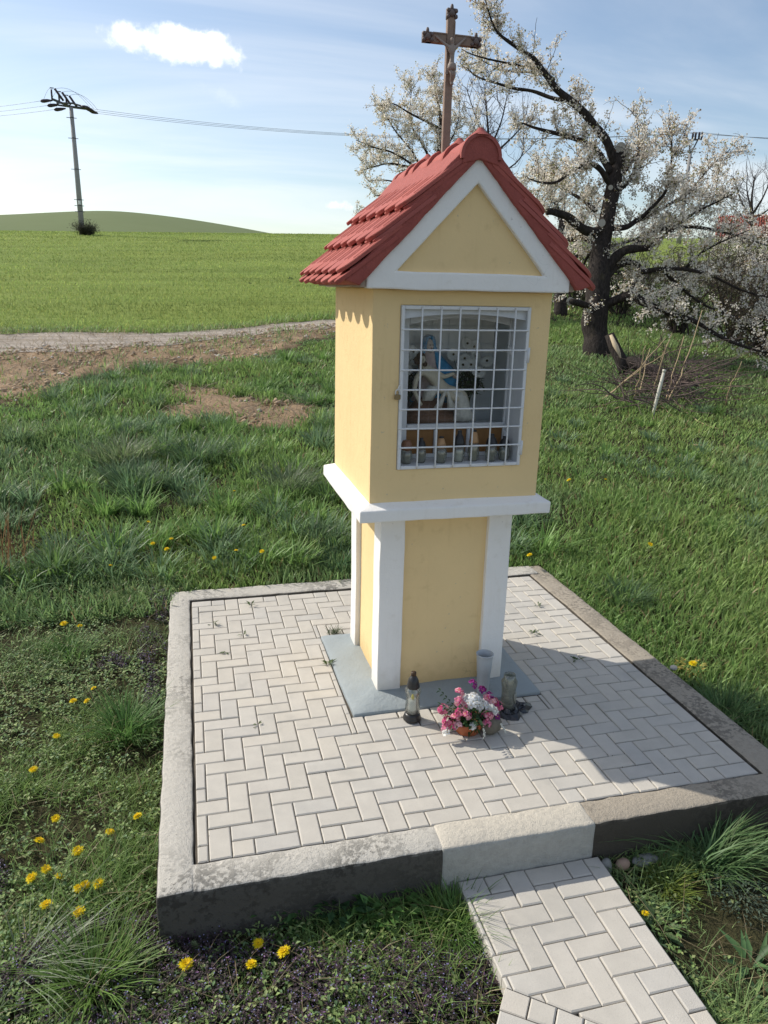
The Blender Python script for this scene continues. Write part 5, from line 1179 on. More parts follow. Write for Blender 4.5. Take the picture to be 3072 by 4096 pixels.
for x in (-1.2, .2, 1.3):
    w_ = obj('window', MB().box(x-.35, x+.35, -.03, -.001, er-1.5, er-.5), M_frame, H); obj('pane', MB().box(x-.28, x+.28, -.036, -.031, er-1.43, er-.57), M_cap, w_)
# ---- dead forked log, brush pile and stake
lg = ground_hit(2490, 1500); G = lambda u, v_, dep: unproj(u, v_, dep)-lg; dl = float((lg-CAM)@CF); CL = lambda x, y: (2100+x/1.7068, 1100+y/1.7068)
LG = empty('dead_log', tuple(lg), 0, 'dark forked dead log with a split pale stump beside the cherry trunk', 'log')
obj('fork', MB().tube([G(*CL(575, 405), dl), G(*CL(610, 490), dl), G(*CL(655, 580), dl-.1), G(*CL(670, 640), dl-.1), G(*CL(662, 700), dl)], [.10, .125, .13, .12, .11], 12), M_bark, LG, sm=True)
obj('split_face', MB().tube([G(*CL(585, 410), dl-.085), G(*CL(620, 490), dl-.1), G(*CL(655, 570), dl-.19)], [.035, .06, .035], 8), M_cut, LG, sm=True)
obj('log_trunk', MB().tube([G(*CL(650, 590), dl-.05), G(*CL(740, 600), dl-.2), G(*CL(850, 640), dl-.5), G(*CL(1000, 690), dl-.9), G(*CL(1180, 770), dl-1.2)], [.11, .13, .12, .10, .05], 12), M_bark, LG, sm=True)
bp = ground_hit(2640, 1610); dbp = float((bp-CAM)@CF)
BPL = empty('brush_pile', tuple(bp), 0, 'pile of dry pruned canes and twigs in the grass below the cherry tree', 'brush pile')
rb = np.random.default_rng(9); tg = MB()
for k in range(240):
    u, v_ = CL(rb.uniform(620, 1250), rb.uniform(620, 960)); p = ground_hit(u, v_)-bp+np.array([0, 0, rb.uniform(0, .45)*max(0, 1-abs(u-2680)/420)])
    tg.tube(wander(p, rb.normal(size=3)*np.array([1, 1, .25])+np.array([.2, 0, .12]), rb.uniform(.5, 1.7), 7, .15, rb, -.02), np.linspace(rb.uniform(.006, .014), .003, 7), 4, cap=False)
for k in range(90):
    u, v_ = CL(rb.uniform(720, 1150), rb.uniform(700, 900)); p = ground_hit(u, v_)-bp
    tg.tube(wander(p, rb.normal(size=3)*np.array([.8, .8, .2])+np.array([.15, 0, .75]), rb.uniform(.4, 1.1), 7, .16, rb, -.03), np.linspace(rb.uniform(.005, .010), .003, 7), 4, cap=False)
tag(obj('tangle', tg, simple('dead_twig', (.11, .08, .07), .85, .4, 8, 0), BPL, fixn=False), kind='stuff')
canes = [((965, 900), (1090, 640), (1210, 240)), ((740, 870), (790, 650), (825, 480)), ((780, 840), (815, 640), (855, 500)), ((870, 850), (905, 660), (990, 440)), ((500, 880), (720, 700), (960, 430)), ((540, 850), (760, 660), (985, 520)), ((960, 880), (1000, 700), (1085, 420)), ((1040, 600), (1060, 500), (1075, 430)), ((500, 905), (760, 880), (930, 860)), ((600, 930), (760, 905), (960, 960)), ((720, 745), (860, 860), (1050, 1000)), ((1150, 1175), (1260, 1195), (1360, 1240)), ((1020, 880), (1180, 1010), (1340, 1080)), ((1370, 900), (1410, 740), (1480, 590)), ((780, 700), (840, 690), (890, 720)), ((1100, 750), (1300, 790), (1560, 740)), ((880, 600), (930, 420), (1000, 260)), ((900, 640), (960, 500), (1005, 400))]
for k, cpts in enumerate(canes):
    P = [];
    for i, (x, y) in enumerate(cpts):
        u, v_ = CL(x, y); P.append(ground_hit(u, v_)-bp+np.array([0, 0, .03]) if i == 0 or k in (8, 9, 10, 11, 12) else unproj(u, v_, float((P[0]+bp-CAM)@CF)+.25*i*(-1)**k)-bp)
    P = np.array(P); t = np.linspace(0, 2, 9); Q = np.stack([np.interp(t, [0, 1, 2], P[:, j]) for j in range(3)], -1)
    for _ in range(2): Q[1:-1] = (Q[:-2]+2*Q[1:-1]+Q[2:])/4
    Q[1:-1] += rb.normal(size=Q[1:-1].shape)*.012
    obj('cane', MB().tube(Q, np.linspace(.015 if k else .017, .007, 9), 6), M_straw, BPL, sm=True)
sb_ = ground_hit(*CL(868, 962)); dsb = float((sb_-CAM)@CF)
ST2 = empty('marker_stake', tuple(sb_), 0, 'leaning white plastic stake in front of the brush pile', 'stake')
q1 = unproj(*CL(950, 655), dsb-.1)-sb_; qm = unproj(*CL(915, 790), dsb-.05)-sb_
obj('stake', MB().tube([(0, 0, -.05), (.01, 0, .02), tuple(qm), tuple(q1*.97)], [.020, .023, .032, .024], 10), M_stake, ST2, sm=True)
obj('stake_tip', MB().tube([tuple(q1*.965), tuple(q1*1.03)], [.026, .032], 8), M_stake, ST2, sm=True)
# ================================================================== ground vegetation
def blades(P, h, w, az_, lean, curl, col, tip=None):
    n = len(P); d = np.stack([np.cos(az_), np.sin(az_), np.zeros(n)], -1); phi = az_+rng.uniform(.9, 2.2, n); s = np.stack([np.cos(phi), np.sin(phi), np.zeros(n)], -1)
    h = h[:, None]; w = w[:, None]; lean = lean[:, None]; curl = curl[:, None]; up = np.array([0, 0, 1.])
    V = []
    for t, ww in ((0, .75), (.38, 1.), (.72, .72), (1., 0.)):
        c = P+up*h*(t-curl*.42*t*t)+d*h*(lean*t+curl*.75*t*t)
        V += [c+s*w*.5*ww, c-s*w*.5*ww] if ww else [c]
    V = np.stack(V, 1); F_ = np.array([(0, 1, 3), (0, 3, 2), (2, 3, 5), (2, 5, 4), (4, 5, 6)])[None]+(np.arange(n)*7)[:, None, None]
    C = np.repeat(col[:, None], 7, 1)
    if tip is not None: C[:, 4:] = C[:, 4:]*(1-tip[:, None, None])+np.array([.26, .22, .09])*tip[:, None, None]
    return V.reshape(-1, 3), F_.reshape(-1, 3), C.reshape(-1, 3)
def excl(x, y, m=0.):                           # keep plants off paving
    p = (x > -.155-m) & (x < 3.05+m) & (y > -.155-m) & (y < 3.01+m)
    q_ = (x > PX0-.005-m) & (x < PX1+.005+m) & (y > -1.0) & (y < 0)
    dx = x-pv[0]; dy = y-pv[1]; lx = ca*dx+sa*dy; q2_ = (lx > -.02-m) & (lx < .82+m) & (y < -.70) & (x < PX1+.01+m)
    return p | q_ | q2_
def scatter(n, dmin, dmax, a0, a1, power=1.):   # random ground points in a sector seen from the camera
    d = np.sqrt(rng.uniform(dmin**2, dmax**2, n)) if power == 1. else dmin+(dmax-dmin)*rng.random(n)**power
    a = np.radians(rng.uniform(a0, a1, n)); x = CAM[0]+d*np.sin(a); y = CAM[1]+d*np.cos(a); z_ = T(x, y)
    k = inframe(x, y, z_+.1, .10) & ~excl(x, y); return x[k], y[k], z_[k], d[k]
G1 = np.array([.180, .325, .095]); G2 = np.array([.26, .38, .110]); G3 = np.array([.185, .295, .155]); G4 = np.array([.34, .39, .125]); DRY = np.array([.30, .235, .12])
def gcol(x, y, n, yel=.0, dry=.03):
    a = fbm(x, y, .9, 21)[:, None]; b = fbm(x, y, .45, 22)[:, None]; u = rng.random((n, 1))
    c = G1*(1-a)+G2*a; c = np.where(b > .52, c*.55+G3*.45, c); c = c*(1-yel)+G4*yel
    c = c*rng.uniform(.65, 1.35, (n, 1)); return np.where(u < dry, DRY*rng.uniform(.6, 1.2, (n, 1)), c)
VEG = []
def purple(x, y):
    a = fbm(x, y, 1.5, 91); m = np.zeros_like(x)
    for cx_, cy_, rx_, ry_ in ((-.42, -.16, .46, .17), (-.35, -.34, .5, .20), (.25, -.50, .55, .25), (.75, -.68, .42, .28), (-.26, 2.35, .10, .70), (-.55, 2.05, .14, .10), (-1.0, .25, .16, .22), (-.25, 1.6, .07, .25), (.95, -.78, .22, .22)):
        m = np.maximum(m, 1-((x-cx_)/rx_)**2-((y-cy_)/ry_)**2+(a-.5)*2.2)
    return m
# --- A: tall rough grass behind and beside the platform, and the meadow to the right
x, y, z_, d = (np.concatenate(q_) for q_ in zip(scatter(450000, 3.2, 24., -26, 54, 1.7), scatter(50000, 20., 38., 22, 54, 1.)))
right = np.clip((x-3.2-(y-3)*.15)/1.2, 0, 1)
hm = fbm(x, y, .75, 31)
k = (y > -.3) & (y < f_soil(x)+.4+(hm-.5)) & (rng.random(len(x)) > bare(x, y)*.90) & ~((x < -.1) & (y < 2.7)) & (rng.random(len(x)) < .30+.85*fbm(x, y, 1.6, 33))
x, y, z_, d, right, hm = (a[k] for a in (x, y, z_, d, right, hm))
n = len(x); lushL = np.clip((y-3.4)/2.5, 0, 1)
base_h = (.085+.19*np.clip((hm-.30)/.42, 0, 1)*(.35+.65*lushL))*(1-right)+(.075+.105*np.clip((hm-.25)/.5, 0, 1))*right
base_h *= np.where(x > 6, 1.15, 1.)*(1-.45*np.clip((y-f_soil(x)+1.6)/1.2, 0, 1)*(x < 4))
h = base_h*rng.uniform(.4, 1.25, n)*.92; wdt = np.clip(.0050+.00085*d, .006, .028)*rng.uniform(.6, 1.6, n)
flow = fbm(x, y, .6, 41)*9.; az_ = np.where(rng.random(n) < .3, flow+rng.normal(size=n)*.9, rng.uniform(0, 6.3, n))
VEG.append(blades(np.stack([x, y, z_-.01], -1), h, wdt, az_, rng.uniform(.0, .55, n), rng.uniform(.05, .9, n)**1.3, gcol(x, y, n, .12*right[:, None]+.12*(fbm(x, y, 1.1, 44) > .6)[:, None], .05), rng.random(n)*.25))
# --- clumps: many blades leaning out of one point
def clumps(cx, cy, nb, rad, hh, wd, col, yel=0.):
    out_ = []
    for X, Y, NB, RD, HH, CC in zip(cx, cy, nb, rad, hh, col):
        a = rng.uniform(0, 6.3, NB); rr = RD*rng.random(NB)**.6; px_ = X+rr*np.cos(a); py_ = Y+rr*np.sin(a)
        kk = ~excl(px_, py_); a = a[kk]; rr = rr[kk]; px_ = px_[kk]; py_ = py_[kk]; m = len(px_)
        if not m: continue
        out_.append(blades(np.stack([px_, py_, T(px_, py_)-.01], -1), HH*rng.uniform(.5, 1.2, m), wd*rng.uniform(.7, 1.3, m), a+rng.normal(size=m)*.5, .1+.6*rr/RD*rng.random(m), rng.uniform(.1, .95, m), CC*rng.uniform(.65, 1.4, (m, 1)), rng.random(m)*.2))
    return out_
cx, cy, _, dd_ = scatter(900, 5.5, 16.5, -24, 52, 1.3)
k = (cy > 3.3) & (cy < f_soil(cx)-.2) & (rng.random(len(cx)) > bare(cx, cy)) & (rng.random(len(cx)) < np.where(cx > 3.5, .35, .8)); cx, cy, dd_ = cx[k], cy[k], dd_[k]; m = len(cx)
cc = np.where(rng.random((m, 1)) < .45, np.array([[.160, .255, .130]]), np.array([[.170, .295, .082]]))*rng.uniform(.8, 1.2, (m, 1))
VEG += clumps(cx, cy, rng.integers(50, 130, m), rng.uniform(.09, .20, m), np.where(cx > 3.5, rng.uniform(.12, .20, m), rng.uniform(.16, .32, m)), .0125, cc)
# --- grass along the far edge of the field and verge of the track
x, y, z_, d = scatter(60000, 12, 26, -22, 22, 1.); k = (np.abs(y-f_ttop(x)-.15) < .35) | ((y > f_soil(x)-.3) & (y < f_tbot(x)) & (rng.random(len(x)) < .05+.25*(fbm(x, y, 1.5, 51) > .6))) ; x, y, z_ = x[k], y[k], z_[k]; n = len(x)
VEG.append(blades(np.stack([x, y, z_+.02], -1), rng.uniform(.06, .20, n)*np.where(x > 2.2, 1.5, 1), rng.uniform(.010, .022, n), rng.uniform(0, 6.3, n), rng.uniform(.1, .5, n), rng.uniform(.1, .8, n), gcol(x, y, n, .2, .1)))
# --- C: short mixed sward left of the platform and in front
x, y, z_, d = scatter(230000, 2.0, 7.0, -30, 60, 1.2)
leftz = (x < -.1) & (y < 3.1); frontz = y < -.1; rz_ = (x > 3.0) & (y < 3.2)
den = fbm(x, y, 2.2, 61); k = (leftz | frontz | rz_) & (rng.random(len(x)) < np.clip((den-.32)*3.0, .10, 1)*np.where(frontz, .55, 1.))
k &= (purple(x, y) < .45) | (rng.random(len(x)) < .40)
soilspot = (np.hypot((x-2.35)/.33, (y+.72)/.28) < 1+.3*np.sin(x*23)); k &= ~(soilspot & (rng.random(len(x)) < .88))
x, y, z_, d = x[k], y[k], z_[k], d[k]; n = len(x); hmm = fbm(x, y, 1.9, 62)
VEG.append(blades(np.stack([x, y, z_-.008], -1), (.03+.11*np.clip((hmm-.3)/.4, 0, 1)**1.4)*rng.uniform(.5, 1.4, n), rng.uniform(.0022, .0048, n), rng.uniform(0, 6.3, n), rng.uniform(.1, .7, n), rng.uniform(.2, 1.1, n), gcol(x, y, n, .15, .04), rng.random(n)*.2))
tag(put('grass', tri_mesh('grass', *merge(*VEG)), M_grass), 'rough green grass growing around the platform and under the trees', 'grass', kind='stuff')
# --- field crop
x, y, z_, d = scatter(200000, 18, 95, -16, 20, 1.55); k = (y > f_ttop(x)+.1) & (y < 100); x, y, z_, d = x[k], y[k], z_[k], d[k]; n = len(x)
row = np.sin((y*1.02-x*.10)*math.pi*2/.55+vnoise(x, y, .5, 71)*2.); k = rng.random(n) < .55+.45*row; x, y, z_, d = x[k], y[k], z_[k], d[k]; n = len(x)
fc = np.array([.265, .35, .105])*(.72+.56*vnoise(x*.12, y*1.1, 1., 74))[:, None]*(1+.45*(fbm(x, y, .35, 72)-.5))[:, None]*rng.uniform(.7, 1.3, (n, 1)); fc = np.where(rng.random((n, 1)) < .25, fc*np.array([1.35, 1.15, 1.1]), fc)
crop = blades(np.stack([x, y, z_+.015], -1), rng.uniform(.05, .125, n), np.clip(.004+.00046*d, .011, .04)*rng.uniform(.7, 1.4, n), rng.uniform(0, 6.3, n), rng.uniform(.1, .5, n), rng.uniform(.1, .7, n), fc)
tag(put('cereal_crop', tri_mesh('cereal_crop', *crop), M_crop), 'bright green young cereal crop covering the sloping field', 'crop', kind='stuff')
# --- broad-leaved weeds (chickweed, clover, cleavers)
def weeds(n, region, yel, size, col, seed):
    x, y, z_, d = scatter(n, 2.0, 9.5, -30, 60, 1.15); k = region(x, y) & ((purple(x, y) < .45) | (rng.random(len(x)) < .32)); x, y, z_ = x[k], y[k], z_[k]; m = len(x)
    pl_ = 5; X = np.repeat(x, pl_)+rng.normal(size=m*pl_)*.014; Y = np.repeat(y, pl_)+rng.normal(size=m*pl_)*.014; Z = np.repeat(z_+rng.uniform(0, .05, m)*(.4+fbm(x, y, 3, 66)*1.2), pl_)+rng.uniform(0, .03, m*pl_)
    kk = ~excl(X, Y); X, Y, Z = X[kk], Y[kk], Z[kk]; q_ = len(X); C = np.array(col)[rng.integers(0, len(col), q_)]*rng.uniform(.6, 1.4, (q_, 1))
    return leaves(np.stack([X, Y, Z], -1), rng.uniform(0, 6.3, q_), rng.uniform(-.5, .7, q_), size*rng.uniform(.6, 1.5, q_), size*.62*rng.uniform(.7, 1.3, q_), C)
def reg_w(x, y):
    a = fbm(x, y, 1.7, 81); return ((((x < -.05) & (y < 3.4)) | (y < -.1)) & (rng.random(len(x)) < np.clip((a-.30)*3.4, .22, 1)) & ~((np.hypot((x-2.35)/.33, (y+.72)/.28) < 1) & (rng.random(len(x)) < .85)))
def reg_r(x, y): a = fbm(x, y, 1.4, 82); return (x > 3.0) & (y < 7.5) & (y > -.5) & (rng.random(len(x)) < np.clip((a-.42)*3.5, .03, .9))
WC = [(.17, .265, .085), (.23, .32, .105), (.13, .21, .095), (.29, .34, .14)]
wv = merge(weeds(52000, reg_w, 0, .020, WC, 1), weeds(26000, reg_r, 0, .017, WC, 2))
tag(put('weeds', tri_mesh('weeds', *wv), M_leaf), 'low leafy chickweed and clover between the grass', 'weeds', kind='stuff')
# --- purple dead-nettle and ground ivy with violet flowers
x, y, z_, d = scatter(80000, 2.0, 6.5, -32, 50, 1.1); k = (purple(x, y) > .1) & (rng.random(len(x)) < np.clip(fbm(x, y, 4.5, 93)*1.9-.45, .08, .8)); x, y, z_ = x[k], y[k], z_[k]; n = len(x)
hs = rng.uniform(.03, .095, n); LV = []
for lv_ in range(5):
    t = (lv_+.5)/5; a0 = rng.uniform(0, 6.3, n)
    for s_ in (0, math.pi):
        P = np.stack([x+rng.normal(size=n)*.006, y+rng.normal(size=n)*.006, z_+hs*t], -1); top = np.array([.075, .048, .060])*t+np.array([.050, .062, .032])*(1-t)
        LV.append(leaves(P, a0+s_, rng.uniform(-.35, .3, n), (.019-.009*t)*rng.uniform(.7, 1.3, n), (.016-.007*t)*rng.uniform(.7, 1.3, n), top*rng.uniform(.55, 1.45, (n, 1))))
nf = int(n*1.2); j = rng.integers(0, n, nf); tt = rng.uniform(.45, 1.08, nf); fa = rng.uniform(0, 6.3, nf)
LV.append(leaves(np.stack([x[j]+np.cos(fa)*.006, y[j]+np.sin(fa)*.006, z_[j]+hs[j]*tt], -1), fa, rng.uniform(-.1, .8, nf), rng.uniform(.006, .010, nf), rng.uniform(.005, .007, nf), np.where(rng.random((nf, 1)) < .7, np.array([[.30, .28, .50]]), np.array([[.34, .18, .38]]))*rng.uniform(.7, 1.25, (nf, 1))))
tag(put('dead_nettle', tri_mesh('dead_nettle', *merge(*LV)), M_leaf), 'dark purple-leaved dead-nettle with tiny violet flowers carpeting the foreground', 'dead nettle', kind='stuff')
# --- dry straw litter
x, y, z_, d = scatter(4500, 2.0, 9, -30, 60, 1.2); k = rng.random(len(x)) < .5; x, y, z_ = x[k], y[k], z_[k]; n = len(x)
lit = blades(np.stack([x, y, z_+rng.uniform(.01, .05, n)], -1), rng.uniform(.05, .16, n), rng.uniform(.0018, .0035, n), rng.uniform(0, 6.3, n), rng.uniform(1.5, 4, n)*.35, rng.uniform(.9, 1.5, n), np.array([.34, .27, .16])*rng.uniform(.5, 1.2, (n, 1)))
x, y, z_, d = scatter(5000, 9, 21, -20, 14, 1.); k = bare(x, y) > .6; x, y, z_ = x[k], y[k], z_[k]; n = len(x)
lit2 = blades(np.stack([x, y, z_+rng.uniform(.0, .03, n)], -1), rng.uniform(.10, .4, n), rng.uniform(.006, .014, n), rng.uniform(0, 6.3, n), rng.uniform(.8, 1.4, n), rng.uniform(1.0, 1.6, n), np.array([.38, .31, .21])*rng.uniform(.5, 1.2, (n, 1)))
tag(put('straw_litter', tri_mesh('straw_litter', *merge(lit, lit2)), M_grass), 'dry straw and dead stalks lying in the grass', 'straw', kind='stuff')
# --- clods and stones on the bare strip
x, y, z_, d = scatter(16000, 9, 22, -20, 14, 1.); k = (bare(x, y) > .5) & (y < f_tbot(x)+.5); x, y, z_ = x[k][:3200], y[k][:3200], z_[k][:3200]; n = len(x)
oc = np.array([(1, 0, 0), (-1, 0, 0), (0, 1, 0), (0, -1, 0), (0, 0, 1), (0, 0, -1.)]); of = np.array([(0, 2, 4), (2, 1, 4), (1, 3, 4), (3, 0, 4), (2, 0, 5), (1, 2, 5), (3, 1, 5), (0, 3, 5)])
sz = (.010+.045*rng.random(n)**4)[:, None, None]; V = np.stack([x, y, z_+.02], -1)[:, None]+oc[None]*sz*rng.uniform(.6, 1.4, (n, 6, 1))*np.array([1.2, 1, .7]); F_ = of[None]+(np.arange(n)*6)[:, None, None]
cl = np.where(rng.random((n, 1)) < .12, np.array([[.62, .57, .50]]), np.array([[.50, .37, .25]]))*rng.uniform(.7, 1.2, (n, 1))
tag(put('clods', tri_mesh('clods', V.reshape(-1, 3), F_.reshape(-1, 3), np.repeat(cl, 6, 0)), attr_mat('clod_earth', .95, .003, 60)), 'clods and stones scattered on the bare earth strip beside the track', 'clods', kind='stuff')
# ================================================================== single plants
def VP(V): return V[0]*1.8517, V[1]*1.8517
def tussock(V, nb, rad, hh, wd, col, label, bias=None, curl=(.25, 1.1)):
    p = ground_hit(*VP(V)); a = rng.uniform(0, 6.3, nb); rr = rad*rng.random(nb)**.7; P = np.stack([rr*np.cos(a), rr*np.sin(a), T(p[0]+rr*np.cos(a), p[1]+rr*np.sin(a))-p[2]-.01], -1)
    kk = ~excl(P[:, 0]+p[0], P[:, 1]+p[1]); P = P[kk]; a = a[kk]; rr = rr[kk]; nb = len(P)
    az_ = a+rng.normal(size=nb)*.45
    if bias is not None: az_ = np.where(rng.random(nb) < .7, bias+rng.normal(size=nb)*.6, az_)
    g = blades(P, hh*rng.uniform(.45, 1.15, nb), wd*rng.uniform(.7, 1.3, nb), az_, .12+.6*rr/rad*rng.random(nb), rng.uniform(*curl, nb), np.array(col)*1.7*rng.uniform(.6, 1.45, (nb, 1)), rng.random(nb)*.2)
    return tag(put('grass_tussock', tri_mesh('grass_tussock', *g), M_grass, loc=tuple(p)), label, 'grass tussock', 'large grass tussocks')
tussock((1530, 1880), 420, .10, .34, .0062, (.070, .125, .050), 'big arching blue-green grass tussock below the right front kerb', .15, (.5, 1.2))
tussock((1440, 1920), 240, .07, .14, .0035, (.13, .17, .035), 'small yellow-green tuft of fine grass beside the path right of the step')
tussock((985, 2010), 420, .10, .20, .0040, (.060, .125, .030), 'dense green tussock overhanging the left edge of the path')
tussock((955, 1985), 200, .06, .16, .0036, (.10, .16, .035), 'lighter green tuft against the kerb left of the step')
tussock((270, 1590), 420, .13, .27, .0048, (.060, .125, .034), 'tall dark green tussock in the weeds left of the platform')
tussock((205, 2140), 260, .09, .27, .0058, (.085, .145, .035), 'bright green broad-bladed tussock in the bottom left corner')
tussock((60, 2110), 90, .09, .30, .0050, (.13, .16, .10), 'pale arching grass tuft at the bottom left edge', .3, (.9, 1.4))
tussock((150, 1420), 220, .12, .20, .0045, (.065, .130, .034), 'rounded grass tussock near the left edge level with the platform back')
tussock((620, 1060), 420, .26, .40, .0085, (.090, .125, .065), 'silvery green tussock in the long grass behind the left kerb')
tussock((285, 1060), 380, .25, .38, .0090, (.065, .115, .055), 'dark bluish tussock in the long grass at the left')
tussock((265, 1000), 380, .28, .42, .0100, (.110, .140, .075), 'pale tussock standing out in the long grass below the bare soil')
tussock((420, 1000), 380, .26, .40, .0095, (.058, .105, .048), 'dark tussock in the long grass right of the pale one')
tussock((1560, 1560), 300, .14, .26, .0058, (.060, .115, .040), 'tall tussock beside the right kerb at the picture edge')
tussock((1350, 1300), 280, .16, .22, .0058, (.058, .105, .048), 'blue-green tussock just beyond the right kerb')
tussock((735, 1225), 240, .15, .26, .0065, (.050, .100, .048), 'dark tussock against the back kerb left of the shrine')
# brown dry stems at the left edge
p = ground_hit(40, 2270); Pn = np.zeros((60, 3)); Pn[:, :2] = rng.normal(size=(60, 2))*.12
g = blades(Pn, rng.uniform(.25, .75, 60), rng.uniform(.004, .007, 60), rng.uniform(0, 6.3, 60), rng.uniform(.05, .35, 60), rng.uniform(0, .3, 60), np.array([.17, .095, .05])*rng.uniform(.6, 1.3, (60, 1)))
tag(put('dry_stalks', tri_mesh('dry_stalks', *g), M_grass, loc=tuple(p)), 'upright reddish brown dry stalks at the left edge', 'dry stalks')
# leafy plants
def leafy(V, n, rad, ln, wd, col, label, z1=.10, name='leafy_weed', loc=None):
    p = ground_hit(*VP(V)) if loc is None else np.array(loc); a = rng.uniform(0, 6.3, n); rr = rad*rng.random(n)**.6; P = np.stack([rr*np.cos(a), rr*np.sin(a), rng.uniform(.0, z1, n)], -1)
    if loc is None:
        kk = ~excl(P[:, 0]+p[0], P[:, 1]+p[1]); P = P[kk]; a = a[kk]; n = len(P)
    g = leaves(P, a+rng.normal(size=n)*.5, rng.uniform(-.1, .9, n), ln*rng.uniform(.6, 1.3, n), wd*rng.uniform(.7, 1.3, n), np.array(col)*1.5*rng.uniform(.65, 1.4, (n, 1)))
    return tag(put(name, tri_mesh(name, *g), M_leaf, loc=tuple(p)), label, 'weed')
leafy((830, 1985), 210, .13, .060, .026, (.055, .115, .028), 'clump of broad bright green leaves below the front kerb')
leafy((740, 1975), 150, .11, .055, .030, (.022, .050, .018), 'dark green leafy clump in the shade of the front kerb')
leafy((1420, 2010), 26, .05, .11, .030, (.065, .105, .045), 'long-leaved rosette beside the path on the right', .02)
leafy((1620, 2095), 26, .05, .13, .034, (.055, .105, .040), 'long-leaved plant at the lower right edge', .02)
leafy((1600, 1955), 520, .13, .026, .007, (.075, .100, .070), 'feathery grey-green yarrow patch at the right edge', .09)
leafy((1490, 1460), 110, .09, .040, .018, (.34, .26, .07), 'yellowing leafy sprig beside the right kerb', .08)
leafy((600, 2060), 60, .07, .055, .018, (.060, .110, .028), 'dandelion leaf rosette in front of the left kerb', .02)
leafy((90, 1920), 70, .09, .060, .018, (.065, .115, .028), 'dandelion leaf rosette among the flowers at the lower left', .02)
leafy((175, 1940), 60, .08, .060, .018, (.070, .120, .030), 'dandelion leaf rosette by the kerb corner weeds', .02)
leafy((560, 1985), 110, .09, .045, .020, (.045, .090, .026), 'low leafy clump at the foot of the front kerb behind the dandelions')
leafy((655, 1985), 110, .09, .050, .022, (.038, .080, .024), 'leafy clump at the foot of the front kerb between dandelions and path tussock')
tussock((880, 1950), 160, .05, .15, .0036, (.075, .135, .034), 'short green grass tuft at the foot of the front kerb left of the step')
# cleavers: whorled stems climbing by the front left corner
CLV = [(430, 1990), (470, 2010), (440, 2060), (525, 1960), (520, 2010)]
for k, V in enumerate(CLV):
    p = ground_hit(*VP(V)); n = 6; h = .20 if k in (0, 3) else .11; r2 = rng.normal(size=2)*.03; mb = MB(); st = np.array([[r2[0]*t, r2[1]*t-.02*t, h*t-.02] for t in np.linspace(0, 1, 7)]); LVS = []
    for j in range(1, 7):
        m = 8; LVS.append(leaves(np.repeat(st[j][None], m, 0), np.arange(m)*6.283/m+j, np.full(m, .15+.08*j), np.full(m, .026-.0015*j), np.full(m, .007), np.tile(np.array([.13, .165, .075]), (m, 1))*rng.uniform(.8, 1.2, (m, 1))))
    o = put('leaf_whorls', tri_mesh('leaf_whorls', *merge(*LVS)), M_leaf)
    root = empty('cleavers', tuple(p), 0, ['tallest pale whorled cleavers stem against the front left kerb', 'pale cleavers stem right of the tallest one', 'low pale cleavers whorls in the dead-nettle', 'pale cleavers stem near the dandelions before the kerb', 'short pale cleavers stem beside the dandelions'][k], 'weed', 'cleavers in front of the kerb'); o.parent = root
    obj('stem', MB().tube(st, .0022, 5, (.11, .14, .06)), M_leaf, root)
# weeds in the paving joints
JW = [(1005, 2424, 5, .055, .016, 'dark green weed sprig in the paving joint near the back left corner'), (853, 2497, 7, .045, .016, 'small weed growing at the left kerb in the back corner'), (973, 2543, 6, .028, .012, 'tiny reddish weed in the joints left of the shrine'), (905, 2612, 7, .030, .012, 'creeping weed sprig in the third paving row from the left kerb'), (1031, 2903, 4, .032, .012, 'small two-leaved seedling in the pavers in front of the left side'), (1315, 2662, 8, .045, .018, 'weed growing at the left edge of the grey base slab'), (2152, 2425, 8, .042, .014, 'green weed on the pavers right of the shrine towards the back'), (2135, 2533, 9, .045, .014, 'spreading weed in the sun right of the shrine'), (2305, 2643, 8, .045, .014, 'weed at the edge of the shadow near the right kerb'), (2148, 2468, 3, .02, .008, 'tiny seedling in the joint right of the shrine')]
for u, v_, n, ln, wd, lab in JW:
    p = gpt(u, v_, 0.); leafy(None, n, .016, ln, wd, (.05, .075, .024), lab, .012, 'weed_sprig', (p[0], p[1], .0))
p = gpt(1335, 2535, 0.); n = 110; P = np.zeros((n, 3)); P[:, :2] = rng.normal(size=(n, 2))*np.array([.022, .010])
g = blades(P, rng.uniform(.03, .075, n), rng.uniform(.0015, .003, n), rng.uniform(0, 6.3, n), rng.uniform(.2, .9, n), rng.uniform(.2, 1., n), np.array([.055, .085, .026])*rng.uniform(.6, 1.5, (n, 1)))
tag(put('grass_tuft', tri_mesh('grass_tuft', *g), M_grass, loc=(p[0], p[1], 0)), 'small grass tuft at the back left corner of the grey base slab', 'grass tuft')
# moss and crumbs in the joints
n = 7000; cand = np.stack([rng.uniform(0, 2.85, n), rng.uniform(0, 2.8, n)], -1); gi = rng.random(n) < .5
cand[gi, 0] = .05+np.round((cand[gi, 0]-.05)/.1)*.1+rng.normal(size=gi.sum())*.0012; cand[~gi, 1] = np.round(cand[~gi, 1]/.1)*.1+rng.normal(size=(~gi).sum())*.0012
kk = (fbm(cand[:, 0], cand[:, 1], 2.5, 95) > .52) & ~((cand[:, 0] > slab[0]) & (cand[:, 0] < slab[1]) & (cand[:, 1] > slab[2]) & (cand[:, 1] < slab[3])); cand = cand[kk]; n = len(cand)
g = leaves(np.stack([cand[:, 0], cand[:, 1], np.full(n, -.007)], -1), rng.uniform(0, 6.3, n), rng.uniform(.0, .9, n), rng.uniform(.004, .010, n), rng.uniform(.003, .006, n), np.array([.075, .070, .035])*rng.uniform(.5, 1.5, (n, 1)))
